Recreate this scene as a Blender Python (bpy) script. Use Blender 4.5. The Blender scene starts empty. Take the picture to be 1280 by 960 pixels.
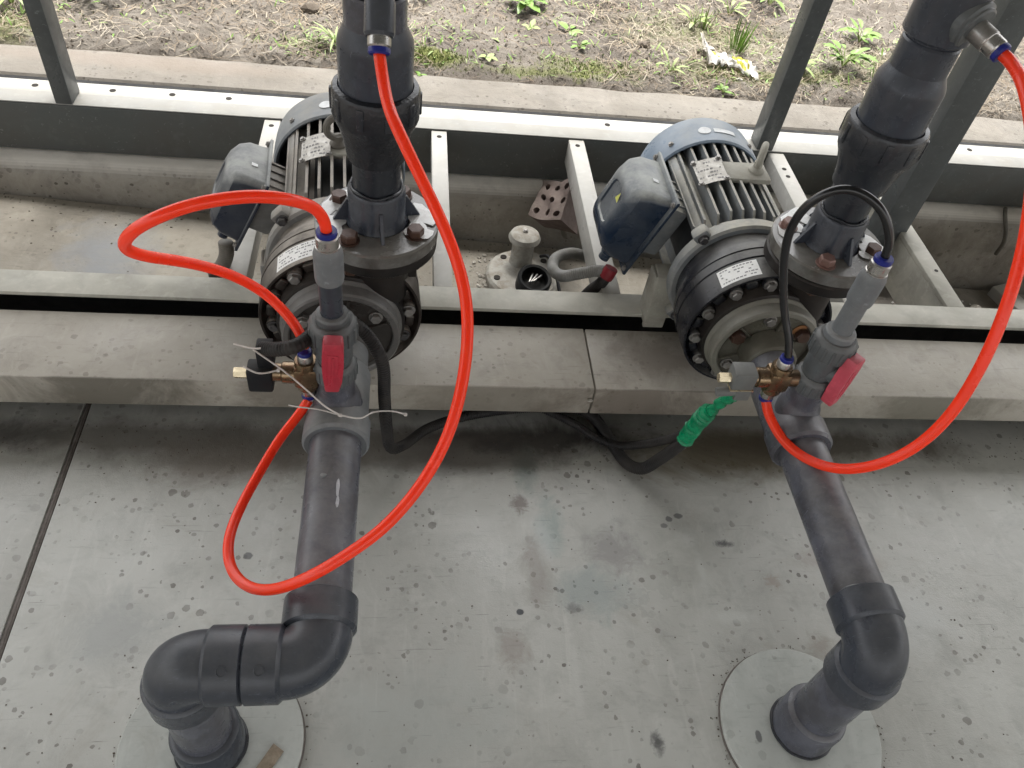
import bpy, bmesh, math, random
from mathutils import Vector, Matrix, noise
R = math.radians
random.seed(7)
S = bpy.context.scene
COL = S.collection

# ------------------------------------------------------------ camera, sky, sun, exposure
cam = bpy.data.cameras.new('camera')
co = bpy.data.objects.new('camera', cam); COL.objects.link(co)
Rm = Matrix(((0.9903, -0.02323, -0.13699), (-0.07363, 0.7484, -0.65915), (0.11784, 0.66284, 0.73943)))
co.matrix_world = Matrix.Translation((0, 0, 1.3)) @ Rm.to_4x4()
cam.sensor_fit = 'HORIZONTAL'; cam.sensor_width = 36.0; cam.lens = 36.0 * 1004.0 / 1280.0
cam.clip_start = 0.02; cam.clip_end = 500.0
S.camera = co

SUN_EL, SUN_AZ = 74.0, 10.0           # the sun stands behind the pumps, a little to the right
w = bpy.data.worlds.new('World'); S.world = w; w.use_nodes = True
wn = w.node_tree; wn.nodes.clear()
wo = wn.nodes.new('ShaderNodeOutputWorld'); bg = wn.nodes.new('ShaderNodeBackground')
sk = wn.nodes.new('ShaderNodeTexSky'); sk.sky_type = 'NISHITA'; sk.sun_disc = False
sk.sun_elevation = R(SUN_EL); sk.sun_rotation = R(SUN_AZ); sk.air_density = 1.0; sk.dust_density = 4.0
hs = wn.nodes.new('ShaderNodeHueSaturation'); hs.inputs['Saturation'].default_value = 0.08
wn.links.new(sk.outputs[0], hs.inputs['Color']); wn.links.new(hs.outputs[0], bg.inputs[0])
wn.links.new(bg.outputs[0], wo.inputs[0]); bg.inputs[1].default_value = 0.15
sl = bpy.data.lights.new('sun', 'SUN'); sl.energy = 2.0; sl.angle = R(22); sl.color = (1.0, 0.97, 0.92)
so = bpy.data.objects.new('sun', sl); COL.objects.link(so)
sd = Vector((math.sin(R(SUN_AZ)) * math.cos(R(SUN_EL)), math.cos(R(SUN_AZ)) * math.cos(R(SUN_EL)), math.sin(R(SUN_EL))))
so.rotation_euler = sd.to_track_quat('Z', 'Y').to_euler(); so.location = (0, 2, 6)
S.view_settings.view_transform = 'Standard'; S.view_settings.look = 'None'
S.view_settings.exposure = 1.95; S.view_settings.gamma = 1.0

# ------------------------------------------------------------ materials
def _n(t, k, **kw):
    n = t.nodes.new(k)
    for a, b in kw.items(): setattr(n, a, b)
    return n
def _noise(t, vec, scale, detail=5, rough=0.6, dist=0.0):
    n = _n(t, 'ShaderNodeTexNoise'); n.inputs['Scale'].default_value = scale
    n.inputs['Detail'].default_value = detail; n.inputs['Roughness'].default_value = rough
    n.inputs['Distortion'].default_value = dist
    t.links.new(vec, n.inputs['Vector']); return n.outputs['Fac']
def _ramp(t, fac, a, b, va=0.0, vb=1.0):
    m = _n(t, 'ShaderNodeMapRange'); m.inputs['From Min'].default_value = a; m.inputs['From Max'].default_value = b
    m.inputs['To Min'].default_value = va; m.inputs['To Max'].default_value = vb
    t.links.new(fac, m.inputs['Value']); return m.outputs[0]
def _mix(t, fac, a, b):
    m = _n(t, 'ShaderNodeMix', data_type='RGBA')
    for s, v in ((m.inputs[0], fac), (m.inputs[6], a), (m.inputs[7], b)):
        if isinstance(v, (int, float)): s.default_value = v
        elif isinstance(v, tuple): s.default_value = (*v, 1)
        else: t.links.new(v, s)
    return m.outputs[2]
def _math(t, op, a, b=None):
    m = _n(t, 'ShaderNodeMath', operation=op)
    for i, v in enumerate((a, b)):
        if v is None: continue
        if isinstance(v, (int, float)): m.inputs[i].default_value = v
        else: t.links.new(v, m.inputs[i])
    return m.outputs[0]
def _base(name):
    m = bpy.data.materials.new(name); m.use_nodes = True
    t = m.node_tree; b = t.nodes['Principled BSDF']
    g = _n(t, 'ShaderNodeNewGeometry')
    return m, t, b, g
def mat(name, col, rough=0.5, metal=0.0, col2=None, nscale=18.0, amount=0.6, dust=0.0, dustcol=(0.42, 0.39, 0.33),
        bump=0.1, bscale=120.0, spec=0.32, rvar=0.15, scratch=0.0, coat=0.0, trans=0.0, streak=None, sss=0.0, side=0.28, upr=(0.05, 0.95)):
    m, t, b, g = _base(name)
    tc = _n(t, 'ShaderNodeTexCoord'); P = tc.outputs['Object']
    vec = P
    if streak:
        mp = _n(t, 'ShaderNodeMapping'); mp.inputs['Scale'].default_value = streak
        t.links.new(P, mp.inputs['Vector']); vec = mp.outputs[0]
    n1 = _noise(t, vec, nscale, 6, 0.62, 0.4)
    c = _mix(t, _ramp(t, n1, 0.38, 0.68, 0, amount), col, col2 or tuple(x * 0.55 for x in col))
    n2 = _noise(t, P, nscale * 5.3, 4)
    c = _mix(t, _ramp(t, n2, 0.55, 0.75, 0, 0.35), c, tuple(min(1, x * 1.5 + 0.015) for x in col))
    rg = _ramp(t, n1, 0.3, 0.7, max(0.03, rough - rvar), min(1, rough + rvar))
    if dust > 0:      # dust lying on faces turned upwards
        sx = _n(t, 'ShaderNodeSeparateXYZ'); t.links.new(g.outputs['Normal'], sx.inputs[0])
        up = _ramp(t, sx.outputs['Z'], upr[0], upr[1])
        nd = _ramp(t, _noise(t, P, nscale * 1.7, 5, 0.7), 0.3, 0.6, 0.35, 1.0)
        f = _math(t, 'MULTIPLY', _math(t, 'MULTIPLY', up, nd), dust)
        nw = _ramp(t, _noise(t, P, nscale * 0.9, 5, 0.7), 0.42, 0.7, 0.0, dust * side)
        f = _math(t, 'MAXIMUM', f, nw)
        c = _mix(t, f, c, dustcol)
        rg = _math(t, 'ADD', rg, _math(t, 'MULTIPLY', f, 0.35))
    if scratch > 0:
        mp2 = _n(t, 'ShaderNodeMapping'); mp2.inputs['Scale'].default_value = (6, 60, 6); mp2.inputs['Rotation'].default_value = (0.3, 0.5, 0.9)
        t.links.new(P, mp2.inputs['Vector'])
        ns = _noise(t, mp2.outputs[0], 14, 3, 0.5, 1.5)
        c = _mix(t, _ramp(t, ns, 0.66, 0.72, 0, scratch), c, tuple(min(1, x * 2.2 + 0.06) for x in col))
    t.links.new(c, b.inputs['Base Color']); t.links.new(rg, b.inputs['Roughness'])
    b.inputs['Metallic'].default_value = metal; b.inputs['Specular IOR Level'].default_value = spec
    b.inputs['Coat Weight'].default_value = coat; b.inputs['Subsurface Weight'].default_value = sss; b.inputs['Subsurface Radius'].default_value = (1.0, 0.5, 0.3); b.inputs['Subsurface Scale'].default_value = 0.03; b.inputs['Transmission Weight'].default_value = trans
    if bump > 0:
        bp = _n(t, 'ShaderNodeBump'); bp.inputs['Strength'].default_value = bump; bp.inputs['Distance'].default_value = 0.002
        t.links.new(_noise(t, P, bscale, 5, 0.65), bp.inputs['Height']); t.links.new(bp.outputs[0], b.inputs['Normal'])
    return m

def slab_mat(name, col, col2, spots=(), speck=0.6, bump=0.25, rough=0.55, big=3.0, specks=26.0, lit_top=None):
    """worn grey sheet: blotches, streaks, scattered dark drops and named spots of stain or painted shade"""
    m, t, b, g = _base(name)
    P = g.outputs['Position']
    c = _mix(t, _ramp(t, _noise(t, P, big, 7, 0.65, 0.8), 0.35, 0.68), col, col2)
    c = _mix(t, _ramp(t, _noise(t, P, big * 4, 6, 0.7, 0.5), 0.5, 0.78, 0, 0.55), c, tuple(x * 0.62 for x in col2))
    c = _mix(t, _ramp(t, _noise(t, P, big * 2.1, 6, 0.72, 1.6), 0.55, 0.75, 0, 0.45), c, tuple(min(1, x * 1.25) for x in col))
    mp = _n(t, 'ShaderNodeMapping'); mp.inputs['Scale'].default_value = (1.0, 9, 1); mp.inputs['Rotation'].default_value = (0, 0, 0.12)
    t.links.new(P, mp.inputs['Vector'])
    c = _mix(t, _ramp(t, _noise(t, mp.outputs[0], 16, 4, 0.6), 0.62, 0.7, 0, 0.28), c, tuple(x * 0.55 for x in col2))
    c = _mix(t, _ramp(t, _noise(t, P, big * 1.3 + 0.7, 8, 0.75, 2.2), 0.56, 0.72, 0, 0.30), c, (col2[0] * 0.66, col2[1] * 0.57, col2[2] * 0.49))
    mpb = _n(t, 'ShaderNodeMapping'); mpb.inputs['Scale'].default_value = (7, 1, 1); mpb.inputs['Rotation'].default_value = (0, 0, -0.15)
    t.links.new(P, mpb.inputs['Vector'])
    c = _mix(t, _ramp(t, _noise(t, mpb.outputs[0], 6, 6, 0.7, 0.8), 0.57, 0.72, 0, 0.35), c, tuple(min(1, x * 1.22) for x in col))
    mpc = _n(t, 'ShaderNodeMapping'); mpc.inputs['Scale'].default_value = (2, 70, 1); mpc.inputs['Rotation'].default_value = (0, 0, 0.06)
    t.links.new(P, mpc.inputs['Vector'])
    c = _mix(t, _ramp(t, _noise(t, mpc.outputs[0], 5, 3, 0.5, 0.6), 0.70, 0.73, 0, 0.5), c, tuple(x * 0.3 for x in col2))
    # dried drops: voronoi cells of uneven size, thinned out by a mask
    for sc, r0, k in ((specks * 1.7, 0.18, 0.85), (specks * 3.1, 0.19, 0.9), (specks * 1.0, 0.09, 0.6)):
        v = _n(t, 'ShaderNodeTexVoronoi'); v.inputs['Scale'].default_value = sc; v.inputs['Randomness'].default_value = 1.0
        mpd = _n(t, 'ShaderNodeVectorMath', operation='ADD')
        nn = _n(t, 'ShaderNodeTexNoise'); nn.inputs['Scale'].default_value = sc * 2.2; t.links.new(P, nn.inputs['Vector'])
        sv = _n(t, 'ShaderNodeVectorMath', operation='SCALE'); sv.inputs['Scale'].default_value = 0.35 / sc
        t.links.new(nn.outputs['Color'], sv.inputs[0]); t.links.new(P, mpd.inputs[0]); t.links.new(sv.outputs[0], mpd.inputs[1])
        t.links.new(mpd.outputs[0], v.inputs['Vector'])
        s2 = _n(t, 'ShaderNodeSeparateColor'); t.links.new(v.outputs['Color'], s2.inputs[0])
        rad = _math(t, 'MULTIPLY', _math(t, 'POWER', s2.outputs[0], 3.5), r0 * 2.2)
        inside = _ramp(t, _math(t, 'SUBTRACT', rad, v.outputs['Distance']), 0.0, 0.03)
        mask = _ramp(t, _noise(t, P, 2.2 + sc * 0.03, 4, 0.65), 0.42, 0.62)
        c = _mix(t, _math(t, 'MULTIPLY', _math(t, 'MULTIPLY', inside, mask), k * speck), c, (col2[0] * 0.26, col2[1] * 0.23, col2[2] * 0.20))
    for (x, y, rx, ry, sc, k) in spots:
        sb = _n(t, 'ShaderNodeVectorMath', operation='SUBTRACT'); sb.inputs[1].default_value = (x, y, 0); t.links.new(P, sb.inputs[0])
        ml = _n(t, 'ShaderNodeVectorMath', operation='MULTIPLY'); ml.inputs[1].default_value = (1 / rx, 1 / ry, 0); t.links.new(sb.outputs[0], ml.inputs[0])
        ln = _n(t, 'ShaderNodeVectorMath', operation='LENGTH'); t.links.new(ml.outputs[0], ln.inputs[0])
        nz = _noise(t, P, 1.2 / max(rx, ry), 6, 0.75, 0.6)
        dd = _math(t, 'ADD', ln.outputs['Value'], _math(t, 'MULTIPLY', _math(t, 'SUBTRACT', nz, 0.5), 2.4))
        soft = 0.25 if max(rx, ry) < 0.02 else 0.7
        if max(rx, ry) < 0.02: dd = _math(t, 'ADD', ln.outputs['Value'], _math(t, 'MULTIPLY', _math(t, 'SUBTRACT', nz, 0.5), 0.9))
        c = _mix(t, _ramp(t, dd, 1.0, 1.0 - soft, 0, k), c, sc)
    if lit_top:       # level faces painted paler, as if lit from above
        sx = _n(t, 'ShaderNodeSeparateXYZ'); t.links.new(g.outputs['True Normal'], sx.inputs[0])
        c = _mix(t, _math(t, 'MULTIPLY', _ramp(t, sx.outputs['Z'], 0.5, 0.95), _ramp(t, _noise(t, P, 9, 5), 0.3, 0.5, 0.55, 1.0)), c, lit_top)
    t.links.new(c, b.inputs['Base Color'])
    t.links.new(_ramp(t, _noise(t, P, big * 1.7, 5), 0.3, 0.7, rough - 0.14, rough + 0.2), b.inputs['Roughness'])
    bp = _n(t, 'ShaderNodeBump'); bp.inputs['Strength'].default_value = bump; bp.inputs['Distance'].default_value = 0.003
    hh = _math(t, 'ADD', _noise(t, P, 60, 6, 0.7), _math(t, 'MULTIPLY', _noise(t, P, 400, 3), 0.4))
    t.links.new(hh, bp.inputs['Height']); t.links.new(bp.outputs[0], b.inputs['Normal'])
    return m

M = {}
BR = (0.16, 0.13, 0.11); GN = (0.16, 0.22, 0.20); DK = (0.055, 0.05, 0.045); WH = (0.50, 0.51, 0.49); YB = (0.20, 0.17, 0.11)
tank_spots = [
    (0.252, 0.96, 0.035, 0.10, GN, 0.8), (0.286, 0.80, 0.03, 0.08, (0.20, 0.27, 0.25), 0.55), (0.35, 0.66, 0.10, 0.06, (0.2, 0.25, 0.24), 0.5),
    (0.233, 0.849, 0.022, 0.026, BR, 0.85), (0.25, 0.70, 0.03, 0.09, (0.22, 0.19, 0.16), 0.5), (0.40, 0.75, 0.06, 0.06, (0.20, 0.19, 0.18), 0.6),
    (0.2153, 0.6258, 0.0075, 0.0065, (0.03, 0.035, 0.04), 0.95), (0.20, 0.56, 0.035, 0.05, (0.24, 0.2, 0.17), 0.5), (0.31, 0.63, 0.02, 0.014, (0.15, 0.15, 0.14), 0.7),
    (0.6234, 0.76, 0.021, 0.009, (0.08, 0.08, 0.08), 0.85), (0.525, 0.815, 0.008, 0.007, (0.1, 0.1, 0.1), 0.8), (0.545, 0.822, 0.010, 0.007, (0.1, 0.1, 0.1), 0.8), (0.512, 0.80, 0.008, 0.006, (0.12, 0.12, 0.12), 0.7),
    (0.4185, 0.4, 0.014, 0.02, (0.07, 0.07, 0.07), 0.8), (-0.2593, 0.7391, 0.009, 0.008, (0.09, 0.09, 0.09), 0.8),
    (0.72, 0.98, 0.30, 0.08, (0.14, 0.115, 0.07), 0.85), (0.95, 1.0, 0.35, 0.05, (0.09, 0.075, 0.055), 0.8), (0.36, 1.01, 0.25, 0.06, (0.03, 0.026, 0.024), 0.92), (0.1, 0.96, 0.3, 0.05, (0.10, 0.09, 0.078), 0.7), (-0.45, 1.0, 0.6, 0.05, (0.10, 0.09, 0.075), 0.75), (0.16, 1.01, 0.22, 0.035, (0.05, 0.045, 0.04), 0.85), (-0.75, 1.0, 0.12, 0.05, (0.08, 0.075, 0.07), 0.75), (-0.3, 0.94, 0.35, 0.07, (0.17, 0.145, 0.12), 0.75), (-0.1, 0.98, 0.5, 0.07, (0.15, 0.135, 0.115), 0.7),  # dirt under the ledge, painted darker to deepen the ledge's shadow
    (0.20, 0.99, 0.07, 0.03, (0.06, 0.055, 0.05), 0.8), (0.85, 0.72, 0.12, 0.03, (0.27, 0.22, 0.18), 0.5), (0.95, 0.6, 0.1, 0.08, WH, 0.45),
    (0.30, 0.52, 0.012, 0.09, (0.52, 0.52, 0.48), 0.45), (0.565, 0.70, 0.012, 0.06, (0.54, 0.55, 0.51), 0.5), (0.60, 0.61, 0.05, 0.014, (0.54, 0.55, 0.51), 0.45), (0.55, 0.77, 0.025, 0.02, (0.52, 0.52, 0.49), 0.5), (0.27, 0.77, 0.03, 0.06, (0.50, 0.52, 0.5), 0.4), (0.75, 0.55, 0.03, 0.03, (0.24, 0.2, 0.16), 0.5), (0.70, 0.68, 0.02, 0.02, (0.24, 0.18, 0.13), 0.5), (0.02, 0.45, 0.2, 0.1, (0.4, 0.42, 0.39), 0.5), (-0.45, 0.6, 0.1, 0.08, (0.24, 0.25, 0.24), 0.5),
    (-0.09, 0.36, 0.02, 0.012, (0.25, 0.16, 0.08), 0.6),
]
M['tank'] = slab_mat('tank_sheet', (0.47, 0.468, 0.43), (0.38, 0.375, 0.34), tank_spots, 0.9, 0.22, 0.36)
M['ledge'] = slab_mat('ledge_sheet', (0.40, 0.37, 0.315), (0.33, 0.30, 0.25),
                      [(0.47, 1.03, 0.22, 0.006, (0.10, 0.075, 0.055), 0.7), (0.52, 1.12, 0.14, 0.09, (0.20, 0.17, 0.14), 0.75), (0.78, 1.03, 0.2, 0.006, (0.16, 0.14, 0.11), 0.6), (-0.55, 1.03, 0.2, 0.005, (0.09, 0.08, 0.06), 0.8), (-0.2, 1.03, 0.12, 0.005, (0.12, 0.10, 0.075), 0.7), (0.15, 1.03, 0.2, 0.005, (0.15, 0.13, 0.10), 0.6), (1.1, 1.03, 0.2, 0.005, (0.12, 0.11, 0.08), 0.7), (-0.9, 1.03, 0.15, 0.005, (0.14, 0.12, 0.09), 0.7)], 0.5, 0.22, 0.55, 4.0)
M['floor'] = slab_mat('floor_concrete', (0.37, 0.335, 0.275), (0.22, 0.195, 0.155),
                      [(-0.72, 1.55, 0.14, 0.28, (0.24, 0.25, 0.26), 0.8), (0.33, 1.72, 0.2, 0.2, (0.13, 0.12, 0.1), 0.6), (1.6, 1.75, 0.4, 0.25, (0.10, 0.09, 0.08), 0.75), (-0.5, 1.8, 0.5, 0.06, (0.12, 0.11, 0.09), 0.5)], 0.7, 0.5, 0.6, 2.4)
M['kerb'] = slab_mat('kerb_concrete', (0.22, 0.20, 0.17), (0.165, 0.148, 0.125), [(-0.6, 2.16, 0.5, 0.05, (0.20, 0.17, 0.14), 0.9), (-1.2, 2.16, 0.5, 0.05, (0.20, 0.17, 0.14), 0.9)], 0.8, 0.7, 0.85, 4.0)
M['curb'] = slab_mat('curb_concrete', (0.42, 0.39, 0.34), (0.25, 0.225, 0.19), [], 0.8, 0.6, 0.75, 5.0, lit_top=(0.80, 0.75, 0.67))  # pale top: brightness of the lit strip put into the colour
M['yard'] = slab_mat('yard_ground', (0.22, 0.2, 0.17), (0.16, 0.145, 0.12), [], 0.8, 0.6, 0.9, 2.0)
M['disc'] = slab_mat('disc_sheet', (0.48, 0.492, 0.455), (0.41, 0.42, 0.385), [(0.585, 0.40, 0.006, 0.011, (0.1, 0.1, 0.1), 0.8)], 0.4, 0.12, 0.45, 5.0)
M['steel'] = mat('painted_steel', (0.45, 0.43, 0.37), 0.5, 0.0, (0.20, 0.195, 0.17), 9, 0.8, 0.5, (0.47, 0.45, 0.38), 0.12, 90)
M['rail_cap'] = mat('rail_paint', (0.28, 0.28, 0.265), 0.45, 0.0, (0.24, 0.235, 0.215), 7, 0.8, 0.35, (0.40, 0.37, 0.31), 0.1, 90)
M['web_black'] = mat('shadow_gap_black', (0.02, 0.02, 0.02), 0.8, bump=0.0)  # black rail web: shade of the slit behind the ledge put into colour
M['steel_light'] = mat('light_steel', (0.46, 0.45, 0.42), 0.4, 0.0, (0.32, 0.305, 0.27), 7, 0.7, 0.35, (0.5, 0.47, 0.4), 0.1, 90)
M['steel_dark'] = mat('dark_steel', (0.085, 0.09, 0.085), 0.45, 0.0, (0.085, 0.08, 0.07), 6, 0.8, 0.0, scratch=0.4,  bump=0.08, bscale=90)
M['post'] = mat('post_paint', (0.085, 0.092, 0.092), 0.36, 0.0, (0.055, 0.056, 0.055), 12, 0.6, 0.0, bump=0.06, bscale=80, scratch=0.35)
M['pvc'] = mat('grey_pvc', (0.037, 0.043, 0.056), 0.27, 0, (0.024, 0.027, 0.034), 11, 0.8, 0.42, (0.17, 0.165, 0.16), 0.07, 70, scratch=0.55, upr=(0.3, 1.0))
M['pvc_worn'] = mat('worn_grey_pvc', (0.082, 0.086, 0.106), 0.27, 0, (0.034, 0.033, 0.039), 16, 1.0, 0.5, (0.26, 0.25, 0.24), 0.06, 70, scratch=0.6)
M['pvc_light'] = mat('pale_grey_pvc', (0.13, 0.14, 0.15), 0.42, 0, (0.12, 0.125, 0.125), 18, 0.7, 0.5, (0.36, 0.35, 0.32), 0.08, 90, scratch=0.3)
M['pvc_dark'] = mat('dark_pvc', (0.019, 0.022, 0.028), 0.24, 0, (0.03, 0.032, 0.036), 16, 0.7, 0.2, (0.16, 0.15, 0.14), 0.06, 70, scratch=0.4)
M['union'] = mat('ball_valve_grey', (0.085, 0.094, 0.098), 0.36, 0, (0.04, 0.043, 0.045), 18, 0.7, 0.35, (0.30, 0.28, 0.25), 0.06, 90)
M['glue'] = mat('weld_bead', (0.02, 0.022, 0.026), 0.16, 0, (0.012, 0.012, 0.014), 40, 0.7, 0.0, bump=1.0, bscale=70)
M['flange'] = mat('flange_grey', (0.13, 0.128, 0.12), 0.12, 0, (0.045, 0.036, 0.029), 12, 1.0, 0.3, (0.30, 0.28, 0.24), 0.35, 60, spec=0.8, rvar=0.12)
M['glint'] = mat('glint_white', (0.78, 0.78, 0.76), 0.15, 0, (0.5, 0.48, 0.44), 30, 0.7, 0.0, bump=0.6, bscale=140, spec=0.6)  # white standing in for sky reflected on the flange
M['casing'] = mat('casing_black', (0.012, 0.011, 0.011), 0.4, 0, (0.03, 0.024, 0.020), 16, 0.8, 0.2, (0.20, 0.175, 0.15), 0.15, 90, spec=0.2, side=0.08)
M['blackiron_R'] = mat('black_iron', (0.009, 0.010, 0.015), 0.28, 0.1, (0.022, 0.021, 0.022), 15, 0.7, 0.6, (0.26, 0.25, 0.225), 0.15, 110, side=0.06, spec=0.3, upr=(0.45, 1.0))
M['blackiron_L'] = mat('dusty_brown_iron', (0.014, 0.010, 0.009), 0.4, 0.1, (0.032, 0.024, 0.019), 15, 0.7, 0.95, (0.38, 0.34, 0.29), 0.2, 110, side=0.08, spec=0.25, upr=(0.3, 0.95))
M['cover_R'] = mat('olive_cover', (0.095, 0.09, 0.07), 0.36, 0, (0.05, 0.045, 0.035), 14, 0.8, 0.4, (0.30, 0.28, 0.22), 0.1, 90)
M['cover_L'] = mat('dark_cover', (0.035, 0.031, 0.028), 0.35, 0, (0.05, 0.045, 0.04), 14, 0.7, 0.3, (0.28, 0.26, 0.23), 0.1, 90)
M['rim_R'] = mat('cover_rim_olive', (0.17, 0.165, 0.14), 0.4, 0, (0.16, 0.15, 0.12), 14, 0.7, 0.3, (0.40, 0.38, 0.32), 0.1, 90)
M['rim_L'] = mat('cover_rim_grey', (0.10, 0.097, 0.093), 0.32, 0, (0.10, 0.095, 0.09), 14, 0.7, 0.4, (0.36, 0.34, 0.31), 0.1, 90)
M['motor_R'] = mat('motor_paint', (0.20, 0.215, 0.225), 0.38, 0.1, (0.12, 0.128, 0.135), 15, 0.6, 0.9, (0.52, 0.49, 0.41), 0.12, 120, side=0.25)
M['motor_L'] = mat('dusty_motor_paint', (0.19, 0.19, 0.185), 0.5, 0.1, (0.12, 0.115, 0.108), 15, 0.7, 0.9, (0.42, 0.38, 0.325), 0.15, 120)
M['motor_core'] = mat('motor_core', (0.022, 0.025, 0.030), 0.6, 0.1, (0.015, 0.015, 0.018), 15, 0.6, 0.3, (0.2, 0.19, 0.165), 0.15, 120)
M['cowl_R'] = mat('cowl_blue', (0.17, 0.235, 0.32), 0.3, 0.0, (0.10, 0.14, 0.19), 8, 0.5, 0.65, (0.46, 0.46, 0.43), 0.05, 80, side=0.2, upr=(0.3, 1.0))
M['cowl_L'] = mat('cowl_grey_blue', (0.15, 0.18, 0.21), 0.4, 0.0, (0.11, 0.125, 0.14), 8, 0.5, 0.8, (0.36, 0.34, 0.30), 0.06, 80)
M['box_R'] = mat('terminal_blue', (0.010, 0.022, 0.046), 0.24, 0.0, (0.007, 0.014, 0.028), 10, 0.5, 1.0, (0.40, 0.41, 0.385), 0.05, 80, side=0.1, upr=(0.25, 0.7))
M['box_L'] = mat('terminal_navy', (0.010, 0.015, 0.03), 0.3, 0.0, (0.007, 0.01, 0.018), 10, 0.5, 1.0, (0.36, 0.365, 0.345), 0.05, 80, side=0.12, upr=(0.25, 0.7))
M['plate'] = mat('nameplate_metal', (0.5, 0.48, 0.44), 0.45, 0.3, (0.3, 0.28, 0.25), 60, 0.8, 0.3, bump=0.15, bscale=300)
M['padcast'] = mat('cast_pad', (0.34, 0.33, 0.28), 0.6, 0.0, (0.25, 0.235, 0.2), 30, 0.7, 0.4, bump=0.15, bscale=150)
M['sticker'] = mat('white_sticker', (0.80, 0.79, 0.76), 0.5, 0.0, (0.68, 0.66, 0.62), 60, 0.4, 0.0, bump=0.05)
M['ink'] = mat('printed_grey', (0.25, 0.24, 0.24), 0.6, bump=0.0)
M['badge'] = mat('pale_badge', (0.86, 0.87, 0.86), 0.5, bump=0.0)
M['yellow'] = mat('yellow_warning', (0.55, 0.55, 0.12), 0.5, bump=0.0)
M['redink'] = mat('red_tape', (0.22, 0.012, 0.02), 0.5, col2=(0.10, 0.008, 0.012), bump=0.1)
M['bolt'] = mat('zinc_bolt', (0.30, 0.29, 0.28), 0.4, 0.7, (0.2, 0.18, 0.16), 60, 0.7, 0.3, bump=0.1)
M['bolt_black'] = mat('black_bolt', (0.06, 0.06, 0.065), 0.35, 0.4, (0.1, 0.09, 0.085), 60, 0.7, 0.2, bump=0.1)
M['bolt_rust'] = mat('brown_bolt', (0.075, 0.04, 0.028), 0.4, 0.2, (0.045, 0.028, 0.022), 60, 0.7, 0.0, bump=0.3)
M['bolt_pink'] = mat('rusty_pink_bolt', (0.19, 0.115, 0.095), 0.4, 0.2, (0.15, 0.075, 0.06), 70, 0.8, 0.0, bump=0.4)
M['rust'] = mat('orange_rust', (0.30, 0.14, 0.055), 0.8, 0.0, (0.16, 0.08, 0.04), 50, 0.8, 0.0, bump=0.5)
M['hole'] = mat('dark_hole', (0.03, 0.025, 0.02), 0.8, bump=0.0)
M['red_tube'] = mat('red_tube_plastic', (1.0, 0.05, 0.013), 0.25, 0, (0.95, 0.045, 0.012), 6, 0.4, 0, bump=0.0, spec=0.35, rvar=0.08, sss=0.75)
M['black_tube'] = mat('black_tube_plastic', (0.007, 0.007, 0.008), 0.22, 0, bump=0.0, spec=0.5, rvar=0.06)
M['conduit'] = mat('black_conduit', (0.013, 0.0125, 0.013), 0.45, 0, (0.05, 0.045, 0.04), 20, 0.7, 0.12, (0.12, 0.11, 0.10), 0.05, spec=0.15)
M['conduit_grey'] = mat('grey_conduit', (0.20, 0.20, 0.19), 0.5, 0, (0.12, 0.115, 0.1), 20, 0.7, 0.4, (0.30, 0.28, 0.24), 0.05)
M['conduit_brown'] = mat('dusty_conduit', (0.13, 0.12, 0.10), 0.5, 0, (0.08, 0.07, 0.06), 20, 0.7, 0.4, (0.2, 0.18, 0.15), 0.05)
M['drip'] = mat('white_drip', (0.5, 0.5, 0.52), 0.35, bump=0.0)
M['cable'] = mat('black_cable', (0.02, 0.02, 0.022), 0.5, 0, bump=0.05)
M['green'] = mat('green_tape', (0.0, 0.27, 0.11), 0.28, 0, (0.0, 0.13, 0.055), 45, 0.9, 0.25, (0.12, 0.3, 0.18), bump=0.5, bscale=160)
M['handle'] = mat('red_handle_plastic', (0.52, 0.075, 0.11), 0.42, 0, (0.38, 0.045, 0.06), 30, 0.6, 0.25, (0.45, 0.22, 0.2), 0.06, 150)
M['handle_L'] = mat('crimson_handle_plastic', (0.42, 0.03, 0.05), 0.35, 0, (0.30, 0.025, 0.04), 30, 0.6, 0.2, (0.40, 0.18, 0.18), 0.06, 150)
M['brass'] = mat('dull_brass', (0.22, 0.15, 0.085), 0.3, 0.85, (0.10, 0.065, 0.04), 40, 0.8, 0.2, (0.25, 0.22, 0.18), 0.12, 150)
M['brass_pale'] = mat('pale_brass', (0.55, 0.47, 0.32), 0.3, 0.8, (0.4, 0.33, 0.22), 40, 0.5, 0, bump=0.1)
M['nickel'] = mat('nickel_plated', (0.40, 0.385, 0.36), 0.3, 0.9, (0.45, 0.43, 0.4), 60, 0.5, 0, bump=0.05)
M['blue_ring'] = mat('blue_release_ring', (0.018, 0.025, 0.20), 0.35, 0, bump=0.0)
M['connector'] = mat('black_connector', (0.010, 0.011, 0.013), 0.6, 0, (0.02, 0.02, 0.02), 20, 0.6, 0.05, bump=0.1, spec=0.15)
M['connector_grey'] = mat('grey_connector', (0.13, 0.135, 0.13), 0.5, 0, (0.09, 0.09, 0.085), 20, 0.6, 0.3, (0.25, 0.24, 0.21), 0.1)
M['tie'] = mat('white_tie', (0.62, 0.58, 0.53), 0.5, 0, bump=0.0)
M['brick'] = mat('fired_clay', (0.19, 0.145, 0.13), 0.9, 0, (0.11, 0.085, 0.075), 25, 0.8, 0.4, (0.36, 0.31, 0.27), 0.7, 110)
M['oldwhite'] = mat('old_white_paint', (0.46, 0.45, 0.41), 0.6, 0, (0.22, 0.19, 0.15), 30, 0.9, 0.2, (0.35, 0.31, 0.25), 0.4, 120)
M['tag'] = mat('brown_paper_tag', (0.33, 0.27, 0.2), 0.6, 0, (0.16, 0.12, 0.08), 60, 0.9, 0, bump=0.2)
M['leaf'] = mat('fresh_leaf', (0.115, 0.21, 0.03), 0.45, 0, (0.16, 0.26, 0.05), 40, 0.6, 0, bump=0.1)
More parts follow.
